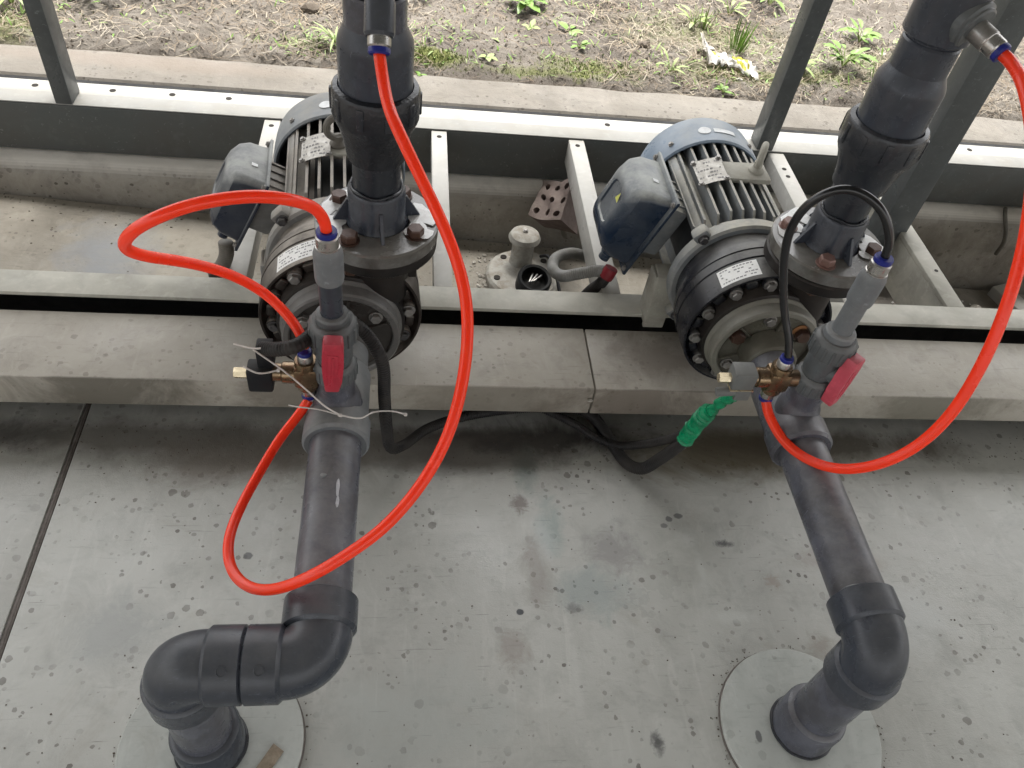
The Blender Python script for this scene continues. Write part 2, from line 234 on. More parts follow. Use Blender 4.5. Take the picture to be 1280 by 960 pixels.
M['leaf_pale'] = mat('pale_leaf', (0.20, 0.27, 0.08), 0.5, 0, (0.28, 0.32, 0.14), 40, 0.6, 0, bump=0.1)
M['moss'] = mat('moss_green', (0.13, 0.17, 0.04), 0.8, 0, (0.09, 0.12, 0.03), 40, 0.6, 0, bump=0.2)
M['straw'] = mat('dry_straw', (0.16, 0.13, 0.095), 0.8, 0, (0.2, 0.15, 0.1), 5, 0.8, 0, bump=0.0)
M['straw_pale'] = mat('pale_straw', (0.29, 0.255, 0.20), 0.8, 0, (0.3, 0.25, 0.17), 5, 0.8, 0, bump=0.0)
M['litter'] = mat('white_plastic_wrap', (0.78, 0.76, 0.72), 0.35, 0, (0.66, 0.62, 0.57), 30, 0.6, 0, bump=0.1)
M['litter_yellow'] = mat('yellow_print', (0.62, 0.60, 0.06), 0.4, 0, bump=0.1)
M['seal'] = mat('joint_seal', (0.16, 0.14, 0.125), 0.8, 0, (0.09, 0.08, 0.07), 30, 0.8, 0, bump=0.3)
M['stone'] = mat('pale_stone', (0.46, 0.43, 0.38), 0.85, 0, (0.3, 0.27, 0.23), 60, 0.8, 0, bump=0.4)
M['clod'] = mat('soil_clod', (0.11, 0.09, 0.07), 0.95, 0, (0.10, 0.08, 0.06), 60, 0.8, 0, bump=0.6)
M['roof'] = mat('roof_sheet', (0.30, 0.32, 0.33), 0.6, bump=0.0)

def soil_mat():
    m, t, b, g = _base('bare_soil'); P = g.outputs['Position']
    c = _mix(t, _ramp(t, _noise(t, P, 3.0, 8, 0.7, 0.6), 0.35, 0.66), (0.095, 0.08, 0.066), (0.19, 0.168, 0.14))
    c = _mix(t, _ramp(t, _noise(t, P, 26, 8, 0.75, 0.3), 0.5, 0.72, 0, 0.8), c, (0.105, 0.08, 0.062))
    c = _mix(t, _ramp(t, _noise(t, P, 70, 6, 0.7), 0.6, 0.7, 0, 0.5), c, (0.27, 0.235, 0.19))
    for (x, y, rx, ry, k) in ((0.06, 2.30, 0.13, 0.05, 0.9), (0.55, 2.31, 0.2, 0.08, 0.75), (0.40, 2.26, 0.25, 0.03, 0.5), (1.0, 2.34, 0.25, 0.06, 0.6), (1.3, 2.36, 0.2, 0.06, 0.5),
                              (-1.1, 2.3, 0.15, 0.1, 0.55), (1.55, 2.5, 0.3, 0.15, 0.3), (-0.3, 2.33, 0.1, 0.05, 0.4), (1.0, 2.6, 0.35, 0.15, 0.35)):
        sb = _n(t, 'ShaderNodeVectorMath', operation='SUBTRACT'); sb.inputs[1].default_value = (x, y, 0); t.links.new(P, sb.inputs[0])
        ml = _n(t, 'ShaderNodeVectorMath', operation='MULTIPLY'); ml.inputs[1].default_value = (1 / rx, 1 / ry, 0); t.links.new(sb.outputs[0], ml.inputs[0])
        ln = _n(t, 'ShaderNodeVectorMath', operation='LENGTH'); t.links.new(ml.outputs[0], ln.inputs[0])
        dd = _math(t, 'ADD', ln.outputs['Value'], _math(t, 'MULTIPLY', _math(t, 'SUBTRACT', _noise(t, P, 16, 6, 0.8), 0.5), 2.6))
        c = _mix(t, _ramp(t, dd, 1.0, 0.3, 0, k), c, (0.17, 0.19, 0.05))
    t.links.new(c, b.inputs['Base Color']); b.inputs['Roughness'].default_value = 0.95
    bp = _n(t, 'ShaderNodeBump'); bp.inputs['Strength'].default_value = 0.9; bp.inputs['Distance'].default_value = 0.01
    t.links.new(_noise(t, P, 55, 8, 0.75), bp.inputs['Height']); t.links.new(bp.outputs[0], b.inputs['Normal'])
    return m
M['soil'] = soil_mat()

# ------------------------------------------------------------ mesh helpers
OFF = {}
def finish(bm, name, m, angle=32, smooth=True):
    bm.normal_update()
    for f in bm.faces: f.smooth = smooth
    ca = R(angle)
    for e in bm.edges:
        e.smooth = not (len(e.link_faces) == 2 and e.calc_face_angle(0) > ca)
    me = bpy.data.meshes.new(name); bm.to_mesh(me); bm.free()
    for x in (m if isinstance(m, (list, tuple)) else [m]): me.materials.append(M[x] if isinstance(x, str) else x)
    return me
def obj(name, bm, m, parent=None, label=None, loc=None, angle=32, smooth=True, kind=None):
    """link one mesh object; vertices are given in world (or thing) space, the origin is set to the thing's"""
    off = OFF.get(parent.as_pointer(), Vector((0, 0, 0))) if parent else (Vector(loc) if loc else Vector((0, 0, 0)))
    if off.length > 0: bmesh.ops.translate(bm, vec=-off, verts=bm.verts)
    o = bpy.data.objects.new(name, finish(bm, name, m, angle, smooth)); COL.objects.link(o)
    if parent: o.parent = parent
    elif loc: o.location = loc
    OFF[o.as_pointer()] = off
    if label: o['label'] = label
    if kind: o['kind'] = kind
    return o
def tag(o, label, cat, group=None, kind=None):
    if label: o['label'] = label
    if cat: o['category'] = cat
    if group: o['group'] = group
    if kind: o['kind'] = kind
    return o
def thing(name, label, cat, loc=(0, 0, 0), rz=0.0, group=None, off=None):
    o = bpy.data.objects.new(name, None); COL.objects.link(o); o.location = loc; o.rotation_euler = (0, 0, rz)
    o.empty_display_size = 0.05
    OFF[o.as_pointer()] = Vector(off if off is not None else loc)
    return tag(o, label, cat, group)
def put(name, me, parent, loc, rot=(0, 0, 0), label=None):
    """a repeat of a shared mesh as its own part; loc in the same space as the other parts"""
    o = bpy.data.objects.new(name, me); COL.objects.link(o); o.parent = parent
    off = OFF.get(parent.as_pointer(), Vector((0, 0, 0)))
    o.location = Vector(loc) - off
    if isinstance(rot, Matrix): o.rotation_euler = rot.to_euler()
    else: o.rotation_euler = rot
    OFF[o.as_pointer()] = Vector(loc)
    if label: o['label'] = label
    return o
def align(d):
    return Vector(d).to_track_quat('Z', 'Y').to_matrix().to_4x4()
def frame(p, d): return Matrix.Translation(p) @ align(d)
def lathe(bm, prof, p=(0, 0, 0), d=(0, 0, 1), n=32, cap=True, closed=False, mi=0):
    T = frame(p, d); rings = []
    for r, z in prof:
        rings.append([bm.verts.new(T @ Vector((r * math.cos(2 * math.pi * i / n), r * math.sin(2 * math.pi * i / n), z))) for i in range(n)])
    fs = []
    for a, b in zip(rings, rings[1:]):
        for i in range(n): fs.append(bm.faces.new((a[i], a[(i + 1) % n], b[(i + 1) % n], b[i])))
    if cap:
        fs.append(bm.faces.new(list(reversed(rings[0])))); fs.append(bm.faces.new(rings[-1]))
    for f in fs: f.material_index = mi
    return bm
def rbox(bm, c, s, bev=0.0, rot=None, seg=2, mi=0):
    T = Matrix.Translation(c) @ (rot.to_4x4() if rot else Matrix.Identity(4)) @ Matrix.Diagonal((*s, 1))
    g = bmesh.ops.create_cube(bm, size=1.0, matrix=T)
    vs = set(g['verts'])
    if bev > 0:
        es = list({e for v in vs for e in v.link_edges})
        r = bmesh.ops.bevel(bm, geom=es, offset=bev, offset_type='OFFSET', segments=seg, profile=0.5, affect='EDGES', clamp_overlap=True)
        for f in r['faces']: f.material_index = mi
    if mi:
        for v in vs:
            if v.is_valid:
                for f in v.link_faces: f.material_index = mi
    return bm
def prism(bm, pts, h, T, bev=0.0):
    """pts: outline in the XY of T, extruded h along its Z"""
    a = [bm.verts.new(T @ Vector((x, y, 0))) for x, y in pts]; b = [bm.verts.new(T @ Vector((x, y, h))) for x, y in pts]
    n = len(pts); es = []
    bm.faces.new(list(reversed(a))); bm.faces.new(b)
    for i in range(n): bm.faces.new((a[i], a[(i + 1) % n], b[(i + 1) % n], b[i]))
    if bev > 0:
        es = [e for v in a + b for e in v.link_edges]
        bmesh.ops.bevel(bm, geom=list(set(es)), offset=bev, offset_type='OFFSET', segments=2, profile=0.5, affect='EDGES', clamp_overlap=True)
    return bm
def spline(pts, per=8):
    P = [Vector(p) for p in pts]; out = []
    P = [P[0] * 2 - P[1]] + P + [P[-1] * 2 - P[-2]]
    for i in range(1, len(P) - 2):
        a, b, c, d = P[i - 1:i + 3]
        for k in range(per):
            t = k / per
            out.append(0.5 * ((2 * b) + (-a + c) * t + (2 * a - 5 * b + 4 * c - d) * t * t + (-a + 3 * b - 3 * c + d) * t ** 3))
    out.append(P[-2]); return out
def relax(pts, it=3):
    P = [Vector(p) for p in pts]
    for _ in range(it):
        P = [P[0]] + [(P[i - 1] + P[i] * 2 + P[i + 1]) / 4 for i in range(1, len(P) - 1)] + [P[-1]]
    return P
def sweep(bm, path, r, n=14, cap=True, rf=None):
    P = [Vector(p) for p in path]; N = len(P); rings = []
    T = [(P[min(i + 1, N - 1)] - P[max(i - 1, 0)]).normalized() for i in range(N)]
    u = T[0].orthogonal().normalized()
    for i in range(N):
        u = (u - T[i] * u.dot(T[i])).normalized(); v = T[i].cross(u)
        rr = r if rf is None else rf(i)
        rings.append([bm.verts.new(P[i] + (u * math.cos(2 * math.pi * k / n) + v * math.sin(2 * math.pi * k / n)) * rr) for k in range(n)])
    for a, b in zip(rings, rings[1:]):
        for k in range(n): bm.faces.new((a[k], a[(k + 1) % n], b[(k + 1) % n], b[k]))
    if cap: bm.faces.new(list(reversed(rings[0]))); bm.faces.new(rings[-1])
    return bm
def resample(P, step):
    P = [Vector(p) for p in P]; out = [P[0]]; acc = 0
    for a, b in zip(P, P[1:]):
        L = (b - a).length; d = step - acc
        while d <= L: out.append(a.lerp(b, d / L)); d += step
        acc = (acc + L) % step if L else acc
    return out
def corrugated(bm, pts, r, pitch=0.0045, depth=0.0013, n=12):
    P = relax(resample(spline(pts, 10), pitch / 3), 6)
    return sweep(bm, P, r, n, True, lambda i: r - (depth if i % 3 == 0 else 0))
def arc(c, a, b, rad, n=12):
    """corner point c; comes in along unit a (travel direction), leaves along unit b"""
    a, b = Vector(a), Vector(b); cen = Vector(c) - a * rad + b * rad
    return [cen - b * rad * math.cos(t) + a * rad * math.sin(t) for t in [math.pi / 2 * i / n for i in range(n + 1)]]
NB = bmesh.new
def hexmesh(name, r, h, m, washer=0.0):
    bm = NB()
    if washer: lathe(bm, [(washer * 0.98, 0), (washer, 0.0005), (washer, 0.0022), (washer * 0.9, 0.0025)], n=20)
    z0 = 0.0024 if washer else 0
    lathe(bm, [(r * 0.97, z0), (r, z0 + 0.0006), (r, z0 + h * 0.8), (r * 0.88, z0 + h)], n=6)
    return finish(bm, name, m, 25)
HEX = {'zinc': hexmesh('bolt', 0.0095, 0.007, 'bolt', 0.012), 'black': hexmesh('bolt', 0.0085, 0.007, 'bolt_black', 0.011), 'rust': hexmesh('bolt', 0.0135, 0.013, 'bolt_rust', 0.016),
       'pink': hexmesh('bolt', 0.0135, 0.013, 'bolt_pink', 0.017), 'small': hexmesh('screw', 0.0045, 0.003, 'bolt', 0.006)}

# ============================================================ THE SETTING
def structure(name, bm, m, **k):
    return obj(name, bm, m, kind='structure', **k)
# wide yard below everything
bm = NB(); rbox(bm, (0, 0, -0.5), (160, 160, 0.1)); structure('ground', bm, 'yard')
# soil: fine grid near, coarse to the horizon
bm = NB()
xs = [-60, -30, -15, -8, -5, -3.5, -2.6] + [-2.0 + 0.0125 * i for i in range(int(5.2 / 0.0125))] + [3.3, 3.8, 5, 8, 15, 30, 60]
ys = [2.19] + [2.2 + 0.0125 * i for i in range(int(1.9 / 0.0125))] + [4.2, 4.6, 5.5, 7.5, 12, 25, 80]
def soil_z(x, y):
    near = 1.0 if y < 4.3 else 0.4
    v = Vector((x, y, 0))
    h = noise.fractal(v * 3.1, 0.9, 2.1, 4) * 0.018 + noise.fractal(v * 17, 0.8, 2.2, 4) * 0.014 * near + max(0, noise.noise(v * 40)) * 0.012 * near
    edge = min(1, max(0, (y - 2.19) / 0.05))
    return 0.152 + (h + 0.004) * edge - 0.02 * (1 - edge)
grid = [[bm.verts.new((x, y, soil_z(x, y))) for x in xs] for y in ys]
for j in range(len(ys) - 1):
    for i in range(len(xs) - 1):
        bm.faces.new((grid[j][i], grid[j][i + 1], grid[j + 1][i + 1], grid[j + 1][i]))
structure('soil', bm, 'soil', angle=80)
# concrete edging between the rear rail and the soil, its near lip and the dark joint
bm = NB()
xs2 = [-3 + 0.05 * i for i in range(141)]
def ragged(x): return 2.2 + noise.noise(Vector((x * 7, 0, 3))) * 0.012 + noise.noise(Vector((x * 30, 0, 3))) * 0.004
f0 = [bm.verts.new((x, 2.048, 0.02)) for x in xs2]; f1 = [bm.verts.new((x, 2.048, 0.149)) for x in xs2]
f2 = [bm.verts.new((x, 2.054, 0.155)) for x in xs2]; f3 = [bm.verts.new((x, ragged(x), 0.152)) for x in xs2]; f4 = [bm.verts.new((x, ragged(x) + 0.05, 0.10)) for x in xs2]
for a, b in ((f0, f1), (f1, f2), (f2, f3), (f3, f4)):
    for i in range(140): bm.faces.new((a[i], a[i + 1], b[i + 1], b[i]))
structure('concrete_kerb', bm, 'kerb')
bm = NB(); rbox(bm, (0.6, 2.0305, 0.14), (5.6, 0.033, 0.022), 0.002); structure('gap_shade_strip', bm, 'web_black')  # black strip added to darken the open gap before the kerb
# sloping floor between the rails
def floor_z(x): return -0.135 - 0.063 * x
bm = NB()
for j, (y0, y1) in enumerate(((1.13, 1.84),)):
    N = 96; K = 16
    g = [[bm.verts.new((-1.8 + 5.2 * i / N, y0 + (y1 - y0) * k / K, floor_z(-1.8 + 5.2 * i / N) + noise.fractal(Vector((i * .2, k * .3, 1)), 1, 2, 3) * 0.003)) for i in range(N + 1)] for k in range(K + 1)]
    for k in range(K):
        for i in range(N): bm.faces.new((g[k][i], g[k][i + 1], g[k + 1][i + 1], g[k + 1][i]))
structure('concrete_floor', bm, 'floor', angle=80)
# rounded concrete curb under the rear rail
bm = NB()
prof = [(1.846, -0.5), (1.846, -0.045)] + [(1.886 - 0.04 * math.cos(a), -0.018 + 0.04 * math.sin(a) - 0.001) for a in [math.pi / 2 * i / 8 for i in range(1, 9)]] + [(2.040, 0.0225), (2.040, -0.5)]
rows = []
for y, z in prof:
    rows.append([bm.verts.new((-1.8 + 0.05 * i, y + (noise.noise(Vector((i * .11, z * 9, 0))) * 0.004 if y < 2 else 0), z + noise.noise(Vector((i * .23, z * 9, 5))) * 0.0015)) for i in range(105)])
for a, b in zip(rows, rows[1:]):
    for i in range(104): bm.faces.new((a[i], a[i + 1], b[i + 1], b[i]))
structure('concrete_curb', bm, 'curb', angle=50)
# plastic tank whose lid the pipes come out of: lid sheets laid edge to edge with an open joint
lid = bpy.data.objects.new('tank_lid', None); COL.objects.link(lid); lid['kind'] = 'structure'; OFF[lid.as_pointer()] = Vector((0, 0, 0))
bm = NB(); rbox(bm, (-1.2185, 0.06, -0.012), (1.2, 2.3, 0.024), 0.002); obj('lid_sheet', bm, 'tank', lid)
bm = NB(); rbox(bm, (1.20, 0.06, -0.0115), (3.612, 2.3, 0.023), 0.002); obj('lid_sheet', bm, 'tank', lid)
bm = NB(); rbox(bm, (0.6, 0.06, -0.26), (4.7, 2.2, 0.46)); obj('tank_wall', bm, 'steel_dark', lid)
bm = NB(); rbox(bm, (-0.6125, 0.06, -0.0105), (0.0092, 2.28, 0.0165), 0.001); rbox(bm, (-0.6125, 0.06, -0.0035), (0.0035, 2.27, 0.004), 0.001); obj('joint_seal', bm, 'seal', lid)
# raised ledge of two butted sheets in front of the rails
led = bpy.data.objects.new('ledge', None); COL.objects.link(led); led['kind'] = 'structure'; OFF[led.as_pointer()] = Vector((0, 0, 0))
bm = NB(); rbox(bm, (-0.7085, 1.1165, 0.0965), (2.18, 0.173, 0.073), 0.002); obj('ledge_sheet', bm, 'ledge', led)
bm = NB(); rbox(bm, (1.685, 1.1165, 0.0955), (2.6, 0.173, 0.073), 0.002); obj('ledge_sheet', bm, 'ledge', led)
for x in (-1.5, 2.6):
    bm = NB(); rbox(bm, (x, 1.12, 0.03), (0.08, 0.1, 0.059)); obj('ledge_support', bm, 'steel_dark', led)
# roof over the pumps (overhead, above the picture), carried by the posts
bm = NB()
N = 120
for k, y in enumerate((-2.6, 2.25)):
    pass
ra = []
for y in (-4.2, 2.75):
    ra.append([bm.verts.new((-4 + 9.5 * i / N, y, 2.60 + 0.02 * math.sin(i * 1.6))) for i in range(N + 1)])
for i in range(N): bm.faces.new((ra[0][i], ra[0][i + 1], ra[1][i + 1], ra[1][i]))
structure('roof', bm, 'roof')

# ============================================================ STEEL FRAME
fr = thing('pump_frame', 'long grey painted steel frame of two rails and cross bars carrying both pumps', 'steel frame', (0.4, 1.2, 0.0275))
def c_rail(bm, x0, x1, y0, depth, z0, z1, tf, open_front=True):
    # channel section: top flange, web, bottom flange
    yw = y0 + depth - 0.006 if open_front else y0 + 0.003
    rbox(bm, ((x0 + x1) / 2, y0 + depth / 2, z1 - tf / 2), (x1 - x0, depth, tf), 0.0015)
    rbox(bm, ((x0 + x1) / 2, yw, (z0 + z1) / 2), (x1 - x0 - 0.004, 0.006, z1 - z0 - 2 * tf), 0.0)
    rbox(bm, ((x0 + x1) / 2, y0 + depth / 2, z0 + tf / 2), (x1 - x0, depth, tf), 0.0015)
bm = NB(); rbox(bm, (0.7, 1.257, 0.1555), (5.0, 0.064, 0.009), 0.0015); obj('front_rail', bm, 'steel', fr)
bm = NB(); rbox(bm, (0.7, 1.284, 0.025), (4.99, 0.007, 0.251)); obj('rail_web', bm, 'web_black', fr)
bm = NB()
rbox(bm, (0.7, 1.953, 0.0275 + 0.0655), (5.0, 0.098, 0.131), 0.004); obj('rear_rail', bm, 'steel_dark', fr)
bm = NB(); rbox(bm, (0.7, 1.931, 0.1612), (5.0, 0.054, 0.003), 0.001); obj('rail_cap', bm, 'rail_cap', fr)
bm = NB(); rbox(bm, (0.7, 1.986, 0.1590), (5.0, 0.054, 0.005), 0.0015); obj('drip_strip', bm, 'steel_light', fr)
for x in (-1.02, -0.93, -0.745, -0.60, -0.46, 0.55, 1.4, 1.65):
    bm = NB(); lathe(bm, [(0.008, 0.1616), (0.008, 0.1621)], p=(x, 1.985, 0), n=14); obj('drain_hole', bm, 'hole', fr)
for i, (x, wd, hh, holes) in enumerate(((-0.34, 0.04, 0.05, 1), (0.084, 0.04, 0.05, 1), (0.452, 0.042, 0.07, 1), (1.02, 0.045, 0.05, 2))):
    bm = NB(); rbox(bm, (x, 1.5965, 0.158 - hh / 2), (wd, 0.612, hh), 0.002)
    cb = obj('cross_bar', bm, 'steel_light', fr)
    for k in range(holes):
        bm = NB(); lathe(bm, [(0.0065, 0.1574), (0.0065, 0.1584)], p=(x, 1.875 - 0.035 * k - (0.05 if holes == 2 else 0), 0), n=14); obj('bolt_hole', bm, 'hole', cb)
bm = NB(); rbox(bm, (1.277, 1.5965, 0.152), (0.045, 0.612, 0.012), 0.002); rbox(bm, (1.2585, 1.5965, 0.0855), (0.007, 0.612, 0.1205)); cb = obj('cross_bar', bm, 'steel', fr, 'deeper channel cross bar at the right')
bm = NB(); lathe(bm, [(0.005, 0.1574), (0.005, 0.1586)], p=(1.285, 1.42, 0), n=12); obj('bolt_hole', bm, 'hole', cb)
bm = NB(); rbox(bm, (1.95, 1.5965, 0.10), (0.045, 0.612, 0.11), 0.002); obj('cross_bar', bm, 'steel', fr)
def post(x, y, sx, sy, z0, label):
    bm = NB(); rbox(bm, (x, y, (z0 + 2.57) / 2), (sx, sy, 2.57 - z0), 0.003)
    o = obj('support_post', bm, 'post', None, loc=(x, y, z0)); tag(o, label, 'post', 'dark square posts standing on the steel frame')
    return o
post(-0.838, 1.935, 0.040, 0.066, 0.163, 'dark square steel post at the left, standing on the rear rail')
post(0.985, 1.935, 0.048, 0.06, 0.163, 'slim dark steel post rising from the rear rail just behind the right motor')
post(1.235, 1.60, 0.075, 0.062, 0.02, 'broad dark grey post beside the deep cross bar, right of the right discharge pipe')
bm = NB(); rbox(bm, (1.185, 1.60, 0.5), (0.022, 0.05, 0.9)); bm.free()

# ============================================================ PUMPS
def ycyl(bm, prof, n=48, p=(0, 0, 0)):      # profile (r, y) round the Y axis
    return lathe(bm, prof, p=p, d=(0, 1, 0), n=n, cap=True)
def make_pump(label, x, yaw, side):
    t = thing('motor_pump', label, 'pump', (x, 1.3, 0.163), yaw, 'pumps on the steel frame', off=(0, 0.3, -0.137))
    L = side == 'L'
    iron = 'blackiron_' + side; motor = 'motor_' + side
    # suction port and front cover
    bm = NB(); ycyl(bm, [(0.044, -0.052), (0.048, -0.048), (0.048, -0.006)], 36); obj('suction_port', bm, 'cover_' + side, t)
    bm = NB(); ycyl(bm, [(0.086, -0.004), (0.086, 0.02)], 56); cov = obj('front_cover', bm, 'cover_' + side, t)
    bm = NB()
    T = frame((0, 0, 0), (0, 1, 0))
    prof = [(0.0865, 0.0), (0.0865, -0.012), (0.089, -0.014), (0.097, -0.014), (0.1, -0.011), (0.1, 0.01), (0.104, 0.016), (0.104, 0.03)]
    lathe(bm, prof, d=(0, 1, 0), n=64, cap=False); obj('cover_rim', bm, 'rim_' + side, t)
    for k in range(6):      # stiffening ribs on the cover
        a = R(60 * k + 20); bm = NB()
        rbox(bm, (0.064 * math.cos(a), -0.006, 0.064 * math.sin(a)), (0.034, 0.008, 0.004), 0.001, Matrix.Rotation(-a, 3, 'Y')); obj('rib', bm, 'cover_' + side, cov)
    for k, a in enumerate((35, 100, 152, 215, 270, 325)):
        a = R(a)
        put('bolt', HEX['zinc' if L or k % 2 else 'rust'], t, (0.071 * math.cos(a), -0.0045, 0.071 * math.sin(a)), (R(90), 0.2 * k, 0))
    if not L:
        bm = NB(); lathe(bm, [(0.015, 0), (0.016, 0.002), (0.012, 0.003)], p=(0.055, -0.004, 0.045), d=(0, -1, 0), n=20); obj('rust_patch', bm, 'rust', cov)
    # volute casing between cover and lantern
    bm = NB(); ycyl(bm, [(0.100, 0.016), (0.109, 0.02), (0.111, 0.045), (0.111, 0.055)], 56); obj('casing', bm, 'casing', t)
    # bolted lantern ring: dished front face, cylinder with grooves, cone back to the motor
    bm = NB()
    ycyl(bm, [(0.09, 0.05), (0.114, 0.053), (0.128, 0.048), (0.135, 0.036), (0.139, 0.036), (0.140, 0.04), (0.140, 0.088), (0.1375, 0.0895), (0.1375, 0.092), (0.140, 0.0935), (0.140, 0.112),
              (0.137, 0.1135), (0.137, 0.116), (0.139, 0.1175), (0.137, 0.132), (0.129, 0.15), (0.123, 0.165), (0.122, 0.185)], 72)
    lan = obj('lantern', bm, iron, t, angle=38)
    for k in range(12):
        a = R(30 * k + 8); bm = NB()
        lathe(bm, [(0.0125, 0.003), (0.0135, 0.0), (0.0125, -0.004), (0.0125, -0.012)], p=(0.1175 * math.cos(a), 0.040, 0.1175 * math.sin(a)), d=(0, -1, 0), n=16); obj('bolt_boss', bm, iron, lan)
    for k in range(12):
        a = R(30 * k + 8)
        put('bolt', HEX['zinc'] if (not L or k % 4 == 0) else HEX['black'], t, (0.1175 * math.cos(a), 0.0375, 0.1175 * math.sin(a)), (R(90), 0.3 * k, 0))
    # pockets between bosses
    for k in range(12):
        a = R(30 * k + 23); bm = NB()
        rbox(bm, (0.1195 * math.cos(a), 0.044, 0.1195 * math.sin(a)), (0.016, 0.010, 0.022), 0.004, Matrix.Rotation(-a, 3, 'Y')); obj('web_pad', bm, iron, lan)
    # sticker lying on the cylinder, with print
    def band(bm, a0, a1, y0, y1, r, n=10, mi=0):
        va = [bm.verts.new((r * math.sin(R(a0 + (a1 - a0) * i / n)), y0, r * math.cos(R(a0 + (a1 - a0) * i / n)))) for i in range(n + 1)]
        vb = [bm.verts.new((r * math.sin(R(a0 + (a1 - a0) * i / n)), y1, r * math.cos(R(a0 + (a1 - a0) * i / n)))) for i in range(n + 1)]
        for i in range(n):
            f = bm.faces.new((va[i], va[i + 1], vb[i + 1], vb[i])); f.material_index = mi
    a0, a1 = (-46, -12) if L else (-45, -15)
    bm = NB(); band(bm, a0, a1, 0.044, 0.084, 0.1404); st = obj('sticker', bm, 'sticker', t, 'white printed sticker' if not L else 'faded white printed sticker')
    bm = NB()
    rng = random.Random(3 + (1 if L else 0))
    for row in range(5):
        y = 0.049 + row * 0.0072; a = a0 + 2
        while a < a1 - 3:
            wdt = rng.uniform(0.7, 2.4)
            if rng.random() < (0.85 if row in (0, 4) else 0.45): band(bm, a, a + wdt, y, y + 0.0028, 0.1407, 2)
            a += wdt + 0.7
    obj('print', bm, 'ink', st)
    # motor end flange with lugs
    bm = NB(); ycyl(bm, [(0.10, 0.178), (0.131, 0.18), (0.136, 0.184), (0.136, 0.204), (0.132, 0.210), (0.120, 0.214), (0.112, 0.235)], 64); mf = obj('motor_flange', bm, motor, t)
    for k in range(4):
        a = R(45 + 90 * k); bm = NB()
        rbox(bm, (0.139 * math.cos(a), 0.197, 0.139 * math.sin(a)), (0.03, 0.026, 0.032), 0.006, Matrix.Rotation(-a, 3, 'Y')); obj('lug', bm, motor, mf)
        put('bolt', HEX['black'], t, (0.139 * math.cos(a), 0.184, 0.139 * math.sin(a)), (R(90), 0, 0))
    # motor core and fins
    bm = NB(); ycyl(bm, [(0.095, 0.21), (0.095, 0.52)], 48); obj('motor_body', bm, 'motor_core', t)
    def fin(axis, off, sgn):
        # plate standing off the core in one quadrant; inner edge buried, outer edge on the envelope
        env = math.sqrt(max(0.0001, 0.128 ** 2 - off ** 2)); inn = math.sqrt(max(0.0001, 0.090 ** 2 - off ** 2)) if abs(off) < 0.088 else env - 0.03
        th = 0.0026; y0, y1 = 0.222, 0.505
        pts = [(inn, y0 - 0.005), (env - 0.024, y0), (env, y0 + 0.022), (env, y1), (inn, y1)]
        bmf = NB(); va = []; vb = []
        for r_, y_ in pts:
            for lst, s_ in ((va, -th), (vb, th)):
                q = (off + s_, y_, r_ * sgn) if axis == 'x' else (r_ * sgn, y_, off + s_)
                lst.append(bmf.verts.new(q))
        n = len(pts); bmf.faces.new(va); bmf.faces.new(list(reversed(vb)))
        for i in range(n): bmf.faces.new((va[i], vb[i], vb[(i + 1) % n], va[(i + 1) % n]))
        bmesh.ops.recalc_face_normals(bmf, faces=bmf.faces)
        obj('fin', bmf, motor, t)
    for k in range(8):
        o_ = -0.0805 + 0.023 * k
        fin('x', o_, 1)
        if k % 2 == 0: fin('x', o_, -1)
        fin('z', o_, 1)
        if abs(o_) > 0.06: fin('z', o_, -1)
    # cast corner strips where fin groups meet
    for sx in (-1, 1):
        bm = NB(); rbox(bm, (sx * 0.088, 0.362, 0.084), (0.012, 0.28, 0.016), 0.003, Matrix.Rotation(R(-45 * sx), 3, 'Y')); obj('corner_strip', bm, motor, t)
    # cast pad, nameplate, eye bolt
    dn = -13 if not L else -12; ex = 0.052 if not L else 0.0
    bm = NB(); rbox(bm, (0.032 if not L else 0.018, 0.375, 0.1245), (0.092 if not L else 0.07, 0.062, 0.012), 0.003); pad = obj('cast_pad', bm, 'padcast', t)
    bm = NB(); band(bm, -19 + dn, 6 + dn, 0.335, 0.415, 0.1335, 6)
    g = bmesh.ops.extrude_face_region(bm, geom=list(bm.faces)); bmesh.ops.translate(bm, vec=(0, 0, 0.0012), verts=[v for v in g['geom'] if isinstance(v, bmesh.types.BMVert)])
    npl = obj('nameplate', bm, 'plate', t)
    bm = NB(); rng = random.Random(5)
    for row in range(6):
        a = -17.0 + dn
        while a < 3 + dn:
            wd = rng.uniform(0.8, 2.6)
            if rng.random() < 0.6: band(bm, a, a + wd, 0.343 + row * 0.0115, 0.347 + row * 0.0115, 0.1351, 2)
            a += wd + 0.9
    obj('print', bm, 'ink', npl)
    for a, y in ((-17.5, 0.339), (4.5, 0.339), (-17.5, 0.411), (4.5, 0.411)):
        a = R(a + dn); put('rivet', HEX['small'], t, (0.1347 * math.sin(a), y, 0.1347 * math.cos(a)), (0, a, 0))
    bm = NB()
    lathe(bm, [(0.016, 0.130), (0.016, 0.135), (0.009, 0.141), (0.009, 0.152)], p=(ex, 0.375, 0), n=20)
    ring = [Vector((ex + 0.021 * math.cos(a) * math.cos(R(65 if not L else 15)), 0.375 + 0.021 * math.cos(a) * math.sin(R(65 if not L else 15)), 0.168 + 0.021 * math.sin(a))) for a in [2 * math.pi * i / 26 for i in range(27)]]
    sweep(bm, ring, 0.0068, 10, False); obj('eye_bolt', bm, 'padcast' if not L else 'conduit_brown', t)
    # fan cowl: open lip, drum, domed back
    bm = NB()
    prof = [(0.125, 0.50), (0.1275, 0.478), (0.132, 0.474), (0.1355, 0.478), (0.1365, 0.53), (0.1345, 0.565), (0.126, 0.582), (0.105, 0.589), (0.05, 0.592)]
    lathe(bm, prof, d=(0, 1, 0), n=72, cap=False)
    f = bm.faces.new([bm.verts[i] for i in []]) if False else None
